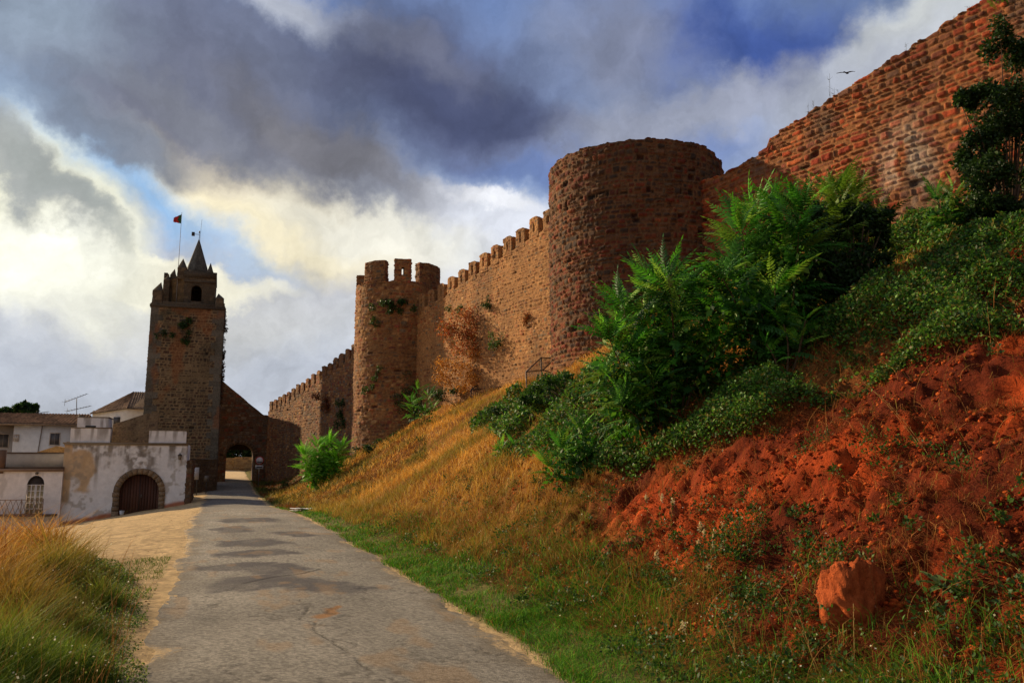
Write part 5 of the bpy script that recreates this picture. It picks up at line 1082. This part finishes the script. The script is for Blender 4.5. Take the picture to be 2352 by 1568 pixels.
# scattered broad weeds on the red bank and verge
cent = []; X, Y, d = polar(2000, 3.8, 22, R_, 8, 64); t = (X-toe(Y)); kk = (t > .35) & (R_.random(2000) < np.where(t < 2.6, .85, .2)*sst(.35, .6, fbm(X*.8, Y*.8, 2, 8))*1.5); a = Acc(); X, Y, d = X[kk], Y[kk], d[kk]
cs = np.stack([X, Y, HB(X, Y)+.05], -1); sz = R_.uniform(.05, .17, len(X))*(1+.4*(X-toe(Y) < 2.2)); nl = 60; kx = np.repeat(np.arange(len(X)), nl); dd = nrm(R_.standard_normal((len(kx), 3)))*R_.random((len(kx), 1))**.5; dd[:, 2] = np.abs(dd[:, 2])*1.3
O = cs[kx]+dd*sz[kx][:, None]; stamp(a, LT, O, nrm(dd+.5*R_.standard_normal((len(kx), 3))), nrm(R_.standard_normal((len(kx), 3))*.6+np.array([0, 0, 1.])), (.02+.03*R_.random(len(kx))), cpick(lc((56, 88, 26), (74, 104, 34), (44, 72, 22)), len(kx), R_))
tag(a.build('weeds', M_LEAF), 'small leafy weeds dotted over the red bank and verge', 'weeds', kind='stuff')
# long bent stalks
a = Acc(); m = MB(); m.a = a
def stalk(p, L_, az, bend, rr=.0022, c=lin((206, 166, 96))):
    p = np.array(p, float); q = p.copy(); e = rad(84)
    for i in range(7):
        n_ = q+L_/7*np.array([math.cos(az)*math.cos(e), math.sin(az)*math.cos(e), math.sin(e)]); m.bar(q, n_, rr*(1-.1*i), c, 3, rr*(1-.1*(i+1))); q = n_; e -= bend/7
X, Y, d = polar(1100, 3.6, 22, R_, 0, 66); kk = X > toe(Y)+.4
for x, y, dd_ in zip(X[kk], Y[kk], d[kk]): stalk((x, y, float(HB(x, y))), R_.uniform(.25, .75), R_.uniform(0, 6.28), R_.uniform(.3, 2.0), max(.0018, dd_*.00032), tuple(np.array(lin((196, 140, 76)))*R_.uniform(.5, 1.1)))
for (ub, vb, ut, vt) in ((1872, 1575, 1790, 1360), (1905, 1600, 1902, 1480), (1940, 1600, 1960, 1385), (1860, 1590, 1830, 1400), (1710, 1560, 1640, 1390), (1420, 1500, 1440, 1330), (2120, 1080, 1960, 860), (2140, 1085, 2010, 900), (2060, 640, 2200, 720)):
    b_ = hit(ub, min(vb, 1560)); t_ = yy(ut, vt, b_[1]-.1); 
    if vb > 1560: b_ = b_-np.array([0, .1, .05])
    L1 = np.linalg.norm(t_-b_); c1 = (b_+t_)/2+np.array([0, 0, .12*L1])
    q = np.linspace(0, 1, 9)[:, None]; Q = (1-q)**2*b_+2*q*(1-q)*c1+q*q*t_
    for i in range(8): m.bar(Q[i], Q[i+1], .0028, lin((214, 180, 110)), 3, .0024)
    for i in range(8, 3, -1): m.bar(Q[i-1], Q[i-1]+np.array([.012, 0, .02]), .004, lin((214, 180, 110)), 4, .001)
tag(a.build('dry_stalks', M_GRASS), 'thin pale dry stalks arching over the bank', 'dry stalks', kind='stuff')
# left bank stalks
a = Acc(); m = MB(); m.a = a; X, Y, d = polar(700, 5, 18, R_, -28, 0); kk = X < LB(Y)-.1
for x, y, dd_ in zip(X[kk], Y[kk], d[kk]): stalk((x, y, float(HB(x, y))), R_.uniform(.45, .85), R_.uniform(-.6, 2.2), R_.uniform(.2, .9), max(.0018, dd_*.0003), tuple(np.array(lin((206, 150, 78)))*R_.uniform(.6, 1.1)))
tag(a.build('grass_stalks', M_GRASS), 'long seed stalks leaning out of the left bank grass', 'dry stalks', kind='stuff')
# tiny white flowers
a = Acc(); X, Y, d = polar(2600, 4, 16, R_, -25, 60); n1 = fbm(X*.9, Y*.9, 2, 361); off = X-toe(Y); kk = ((off > .3) & (off < 2.3) & (n1 > .48)) | ((X < LB(Y)) & (X > LB(Y)-1.6) & (n1 > .42)); X, Y, d = X[kk], Y[kk], d[kk]; n = len(X); lf = X < 0
O = np.stack([X, Y, HB(X, Y)+np.where(lf, .3, .12)+R_.random(n)*np.where(lf, .3, .14)], -1); FLW = (np.array([(-.5, -.5, 0), (.5, -.5, 0), (.5, .5, .1), (-.5, .5, .1)], float), np.array([(0, 1, 2, 3)]))
stamp(a, FLW, O, R_.standard_normal((n, 3)), nrm(R_.standard_normal((n, 3))*.5+np.array([0, -.5, 1])), .008+.008*R_.random(n), cpick(lc((225, 220, 190), (215, 205, 160)), n, R_, .15))
tag(a.build('white_flowers', M_GRASS), 'tiny white flower heads speckling the road side weeds', 'flowers', kind='stuff')
# cream flower spikes
for i, (u, v, ub, vb) in enumerate(((1608, 1205, 1612, 1300), (1618, 1222, 1625, 1310), (1660, 1208, 1655, 1310), (1640, 1225, 1640, 1320), (1604, 1248, 1600, 1330), (1638, 1255, 1640, 1330), (1660, 1250, 1665, 1330), (1484, 1142, 1490, 1230), (1520, 1140, 1510, 1225), (1545, 1150, 1540, 1230), (1508, 1272, 1510, 1350), (1628, 1300, 1625, 1370), (1568, 1435, 1572, 1500))):
    b_ = hit(ub, vb); t_ = yy(u, v, b_[1]); o = empty('flowering_weed', b_, 'cream flower spike on a thin green stalk at the lower red bank', 'flower', 'cream flower spikes on the bank'); rr = np.random.default_rng(400+i)
    MB().bar(b_, t_, .004, lin((84, 96, 40)), 4, .002).build('stalk', M_GRASS, o); a = Acc(); n = 46; O = t_+rr.standard_normal((n, 3))*np.array([.013, .013, .026])-np.array([0, 0, .01])
    stamp(a, FLW, O, rr.standard_normal((n, 3)), rr.standard_normal((n, 3)), .010+.006*rr.random(n), cpick(lc((226, 208, 160), (206, 180, 124)), n, rr, .15)); MBx = MB(); MBx.a = a; MBx.bar(t_-np.array([0, 0, .05]), t_+cZ*.04, .006, lin((200, 186, 130)), 5); a.build('flower_head', M_GRASS, o)
    a = Acc(); q = rr.random(16)[:, None]; stamp(a, LT, b_+(t_-b_)*q, nrm(rr.standard_normal((16, 3))+[0, 0, .5]), np.tile([0, 0, 1.], (16, 1)), .035+.03*rr.random(16), cpick(lc((66, 96, 32), (50, 80, 26)), 16, rr)); a.build('leaves', M_LEAF, o)
# thistle rosette
b_ = hit(2175, 1440); o = empty('thistle', b_, 'pale green spiky leaved thistle rosette right of the big rock', 'plant'); a = Acc(); rr = np.random.default_rng(5)
for k in range(11):
    az = k*.57+rr.uniform(-.2, .2); L_ = rr.uniform(.14, .26); el = rr.uniform(.1, .8); nn_ = 15; q = np.linspace(0, 1, nn_); w = .045*np.sin(np.pi*np.clip(q*.9+.08, 0, 1))*(.55+.45*np.abs(np.sin(q*17)))
    dx = np.array([math.cos(az), math.sin(az), 0]); sd_ = np.array([-math.sin(az), math.cos(az), 0]); mid = b_+q[:, None]*L_*(dx*math.cos(el)+cZ*math.sin(el))-cZ*(q**2)[:, None]*.07+cZ*.02
    a.grid(np.stack([mid-sd_*w[:, None]+cZ*.012, mid, mid+sd_*w[:, None]+cZ*.012], 1), np.array(lin((104, 124, 62)))*rr.uniform(.7, 1.25))
a.build('leaves', M_LEAF, o); MB().bar(b_-cZ*.03, b_+cZ*.04, .018, lin((96, 104, 60)), 7, .008).build('stem', M_LEAF, o)

# ---------------------------------------------------------------- rocks
def rock(name, label, p, size, col, seed, group=None, yaw=0., cat='rock', sharp=.45):
    r = np.random.default_rng(seed); nu, nv = 110, 64; U_, V_ = np.meshgrid(np.linspace(0, 2*math.pi, nu+1)[:-1], np.linspace(.02, math.pi-.02, nv), indexing='ij')
    N_ = np.stack([np.cos(U_)*np.sin(V_), np.sin(U_)*np.sin(V_), np.cos(V_)], -1); R = np.zeros(U_.shape)
    for _ in range(26): pl = nrm(r.standard_normal(3)); R = R+(np.clip(N_@pl, .02, None)/(.74+.26*r.random()))**14
    R = np.clip(R**(-1/14), .5, 1.2)*(1+.10*(fbm(np.cos(U_)*9+V_*5, np.sin(U_)*9+V_*7, 4, seed+9)-.5))*(1+sharp*(fbm(np.cos(U_)*2.5+V_*1.5, np.sin(U_)*2.5+V_*2, 5, seed)-.5)-.05*np.clip(1-np.abs(fbm(np.cos(U_)*2+4, np.sin(U_)*2+V_*2, 4, seed+3)-.5)*12, 0, 1)); seam = np.abs(U_-math.pi)/math.pi
    cs_, sn_ = math.cos(yaw), math.sin(yaw); P = N_*R[..., None]*np.array(size)/2; P = np.stack([P[..., 0]*cs_-P[..., 1]*sn_, P[..., 0]*sn_+P[..., 1]*cs_, P[..., 2]], -1)+np.array(p)
    n1 = fbm(U_*2, V_*3, 4, seed+5)[..., None]; C = np.array(col)*(.6+.8*n1); a = Acc(); a.grid(P, C, wrap=True); a.faces(P[:, 0], [tuple(range(nu))], col); a.faces(P[:, -1], [tuple(range(nu))], col)
    return tag(a.build(name, M_SOIL), label, cat, group)
b_ = hit(1962, 1478); D = np.dot(b_-cC, cF); k = D/f_px
pc = yy(1955, 1392, b_[1]+.12); rock('rock', 'big orange boulder standing upright in the red bank at lower right', pc, (165*k, 160*k, 205*k), lin((172, 84, 42)), 66, yaw=.5, sharp=.5)
for i, (u, v, a_, b2, lab) in enumerate(((1405, 1285, 38, 40, 'reddish stone leaning out of the bank left of the cream flowers'), (1455, 1268, 46, 34, 'flat broken stone just right of the leaning reddish stone'), (1550, 1195, 26, 30, 'pale stone lodged in the bank above the cream flowers'), (1545, 1212+5, 20, 16, 'little stone directly under the pale lodged stone'), (1670, 1515, 34, 14, 'flat stone among weeds near the bottom edge'), (1790, 1470, 16, 14, 'small orange stone left of the foot of the big boulder'), (2330, 1060, 30, 22, 'orange stone near the right edge under the brambles'))):
    b_ = hit(u, v+b2*.3); k = np.dot(b_-cC, cF)/f_px; rock('stone', lab, b_+cZ*b2*k*.2, (a_*k*1.1, a_*k, b2*k*1.2), lin((150, 84, 50)), 70+i, cat='stone', yaw=i)
# clods and gravel: uncountable
IC = None
def clods(name, label, X, Y, S, C, mat, r):
    t_ = (1+5**.5)/2; V = nrm(np.array([(-1, t_, 0), (1, t_, 0), (-1, -t_, 0), (1, -t_, 0), (0, -1, t_), (0, 1, t_), (0, -1, -t_), (0, 1, -t_), (t_, 0, -1), (t_, 0, 1), (-t_, 0, -1), (-t_, 0, 1)], float))
    F = np.array([(0, 11, 5), (0, 5, 1), (0, 1, 7), (0, 7, 10), (0, 10, 11), (1, 5, 9), (5, 11, 4), (11, 10, 2), (10, 7, 6), (7, 1, 8), (3, 9, 4), (3, 4, 2), (3, 2, 6), (3, 6, 8), (3, 8, 9), (4, 9, 5), (2, 4, 11), (6, 2, 10), (8, 6, 7), (9, 8, 1)])
    n = len(X); W = V[None]*(.6+.6*r.random((n, 12, 1)))*np.array([1, .9, .65]); O = np.stack([X, Y, HB(X, Y)+S*.1], -1); a = Acc(); b = a._add(O[:, None]+W*S[:, None, None], np.repeat(C, 12, 0)); a.f.append((F[None]+np.arange(n)[:, None, None]*12).reshape(-1, 3)+b)
    tag(a.build(name, mat), label, 'earth' if 'clod' in label else 'gravel', kind='stuff')
X, Y, d = polar(90000, 3.6, 24, R_, 8, 66); kk = (X > toe(Y)+.9+.5*(fbm(X, Y, 2, 5)-.5)) & (fbm(X*1.3, Y*1.3, 3, 371) > .42); X, Y, d = X[kk], Y[kk], d[kk]; n = len(X)
clods('earth_clods', 'crumbling red clods of earth on the steep bank', X, Y, .004+.036*R_.random(n)**5+d*.0006, cpick(lc((176, 72, 28), (128, 48, 20), (190, 92, 40)), n, R_), M_SOIL, R_)
X, Y, d = polar(9000, 4, 40, R_, -30, 45); e = np.minimum(np.abs(X-RX0), np.abs(X-RX1)); kk = (e < .45) & ((X < RX0-.0) | (X > RX1+.02)) | ((X < RX0-.3) & (X > -7) & (R_.random(len(X)) < .25)); X, Y, d = X[kk], Y[kk], d[kk]; n = len(X)
clods('gravel', 'loose pale gravel along the road edges', X, Y, .004+.010*R_.random(n)**2+d*.0003, cpick(lc((170, 140, 100), (150, 110, 70), (190, 165, 130)), n, R_), M_SOIL, R_)

# ---------------------------------------------------------------- metal cages on the bank
def cage(pts, label, Y, base):
    o = empty('metal_cage', base, label, 'cage'); C_ = lin((42, 38, 36)); fr = MB(); mesh = MB()
    for a0, b0 in pts['bars']: fr.bar(a0, b0, .03, C_, 6)
    fr.build('frame', M_METAL, o)
    for quad in pts['panels']:
        q0, q1, q2, q3 = [np.array(z) for z in quad]
        for t in np.linspace(0, 1, 11): mesh.bar(q0+(q1-q0)*t, q3+(q2-q3)*t, .006, C_, 4); mesh.bar(q0+(q3-q0)*t, q1+(q2-q1)*t, .006, C_, 4)
    mesh.build('wire_mesh', M_METAL, o)
b_ = hit(1243, 890); Y0 = b_[1]; P = lambda u, v, dy=0: yy(u, v, Y0+dy)
A1, A0, B1, B0, C1, D1, E1 = P(1208, 854, -.8), P(1212, 930, -.8), P(1243, 821, .2), P(1245, 885, .2), P(1275, 823, .9), P(1320, 870, .6), P(1247, 850, -.6)
cage({'bars': [(A1, A0), (B1, B0), (A1, B1), (B1, C1), (C1, D1), (A1, E1), (E1, D1), (D1, P(1320, 900, .6)), (C1, E1)], 'panels': [(A1, B1, C1, E1), (A1, A1-cZ*.55, E1-cZ*.55, E1)]}, 'larger dark wire cage frame on the bank in front of the middle wall', Y0, b_)
b_ = hit(1095, 912); Y0 = b_[1]
A1, B1, C1, D1, E1 = P(1082, 894, -.4), P(1098, 883, .3), P(1112, 884, .6), P(1125, 900, .4), P(1105, 894, -.2)
cage({'bars': [(A1, A1-cZ*.7), (B1, B1-cZ*.8), (A1, B1), (B1, C1), (C1, D1), (A1, E1), (E1, D1)], 'panels': [(A1, B1, C1, E1), (A1, A1-cZ*.5, E1-cZ*.5, E1)]}, 'smaller dark wire cage low in the golden grass left of the larger cage', Y0, b_)

# litter by the road and pot at the door
b_ = hit(697, 1172); a = Acc(); gx_, gy_ = np.meshgrid(np.linspace(-.45, .45, 14), np.linspace(-.3, .3, 10), indexing='ij'); zz = .05+.09*fbm(gx_*5, gy_*5, 3, 9)
a.grid(np.stack([b_[0]+gx_*(1+.2*np.sin(gy_*9)), b_[1]+gy_*(1+.3*np.sin(gx_*7)), b_[2]+zz], -1), lin((225, 224, 220))); a.grid(np.stack([b_[0]+gx_*(1+.2*np.sin(gy_*9)), b_[1]+gy_*(1+.3*np.sin(gx_*7)), b_[2]+zz*.4-.02], -1), lin((225, 224, 220)))
tag(a.build('litter', M_PLAIN), 'crumpled white plastic sheet lying on the right road verge', 'litter')
b_ = np.array([PX(1085), wY-.45, float(HB(PX(1085), wY-.45))]); m = MB(); m.bar(b_, b_+cZ*.26, .10, lin((190, 194, 200)), 14, .14); m.bar(b_+cZ*.25, b_+cZ*.275, .15, lin((200, 204, 208)), 14, .15); tag(m.build('bucket', M_PLAIN), 'small pale bucket at the left foot of the garage door', 'bucket')

# bird in flight
p = yy(1945, 168, 24); a = Acc(); n = 12; q = np.linspace(0, 1, n); rb = np.array([.004, .02, .03, .028, .03, .04, .045, .042, .034, .022, .012, .004]); ax_ = nrm(np.array([.8, .3, .12])); ay = nrm(np.cross(cZ, ax_)); az2 = np.cross(ax_, ay); th_ = np.linspace(0, 2*math.pi, 13)[:-1]
body = p+(q[None, :, None]-.5)*.34*ax_+rb[None, :, None]*(np.cos(th_)[:, None, None]*ay+np.sin(th_)[:, None, None]*az2*.9); a.grid(body, lin((46, 40, 36)), wrap=True)
for s_, lift in ((1, .10), (-1, -.12)):
    sp = np.linspace(0, 1, 9); le = p+ax_*(.05+.05*np.sin(sp*2.6)-.16*sp**2)[:, None]+ay*s_*(.02+.36*sp)[:, None]+az2*(lift*sp+.05*np.sin(sp*3))[:, None]; ch = (.14*(1-sp**2.2)+.015)[:, None]
    a.grid(np.stack([le, le-ax_*ch*.5+az2*.012, le-ax_*ch], 1), lin((40, 34, 30))); a.grid(np.stack([le-az2*.006, le-ax_*ch*.5-az2*.002, le-ax_*ch], 1), lin((60, 50, 42)))
tl = p-ax_*.15; a.grid(np.stack([np.stack([tl, tl-ax_*.13-ay*.06]), np.stack([tl, tl-ax_*.14]), np.stack([tl, tl-ax_*.13+ay*.06])]), lin((44, 38, 34)))
tag(a.build('bird', M_PLAIN, smooth=True), 'dark bird flying in the sky above the near castle wall', 'bird')
# thin plants on the wall crest
a = Acc(); m = MB(); m.a = a
for (u, v0, v1) in ((1906, 225, 165), (1915, 222, 200), (1925, 218, 205), (1868, 250, 228), (1855, 262, 240), (2080, 118, 100), (2225, 30, 12), (2190, 52, 38)):
    r_ = ray(u, v0); d_ = (N1-Ac); n_ = np.array([-d_[1], d_[0]]); t = ((Ac-cC[:2])@n_)/(r_[:2]@n_)*1.02; b_ = cC+r_*t; D = t; h = (v0-v1)*D/f_px; m.bar(b_-cZ*.25, b_+cZ*h+np.array([.05, 0, 0]), .01, lin((96, 92, 60)), 4, .004)
    for _ in range(5): q = R_.random(); m.bar(b_+cZ*h*q, b_+cZ*h*(q+.15)+R_.normal(0, .07, 3), .005, lin((96, 92, 60)), 3, .002)
tag(a.build('wall_top_grass', M_GRASS), 'thin dry stems standing on the crest of the near wall', 'dry stalks', kind='stuff')
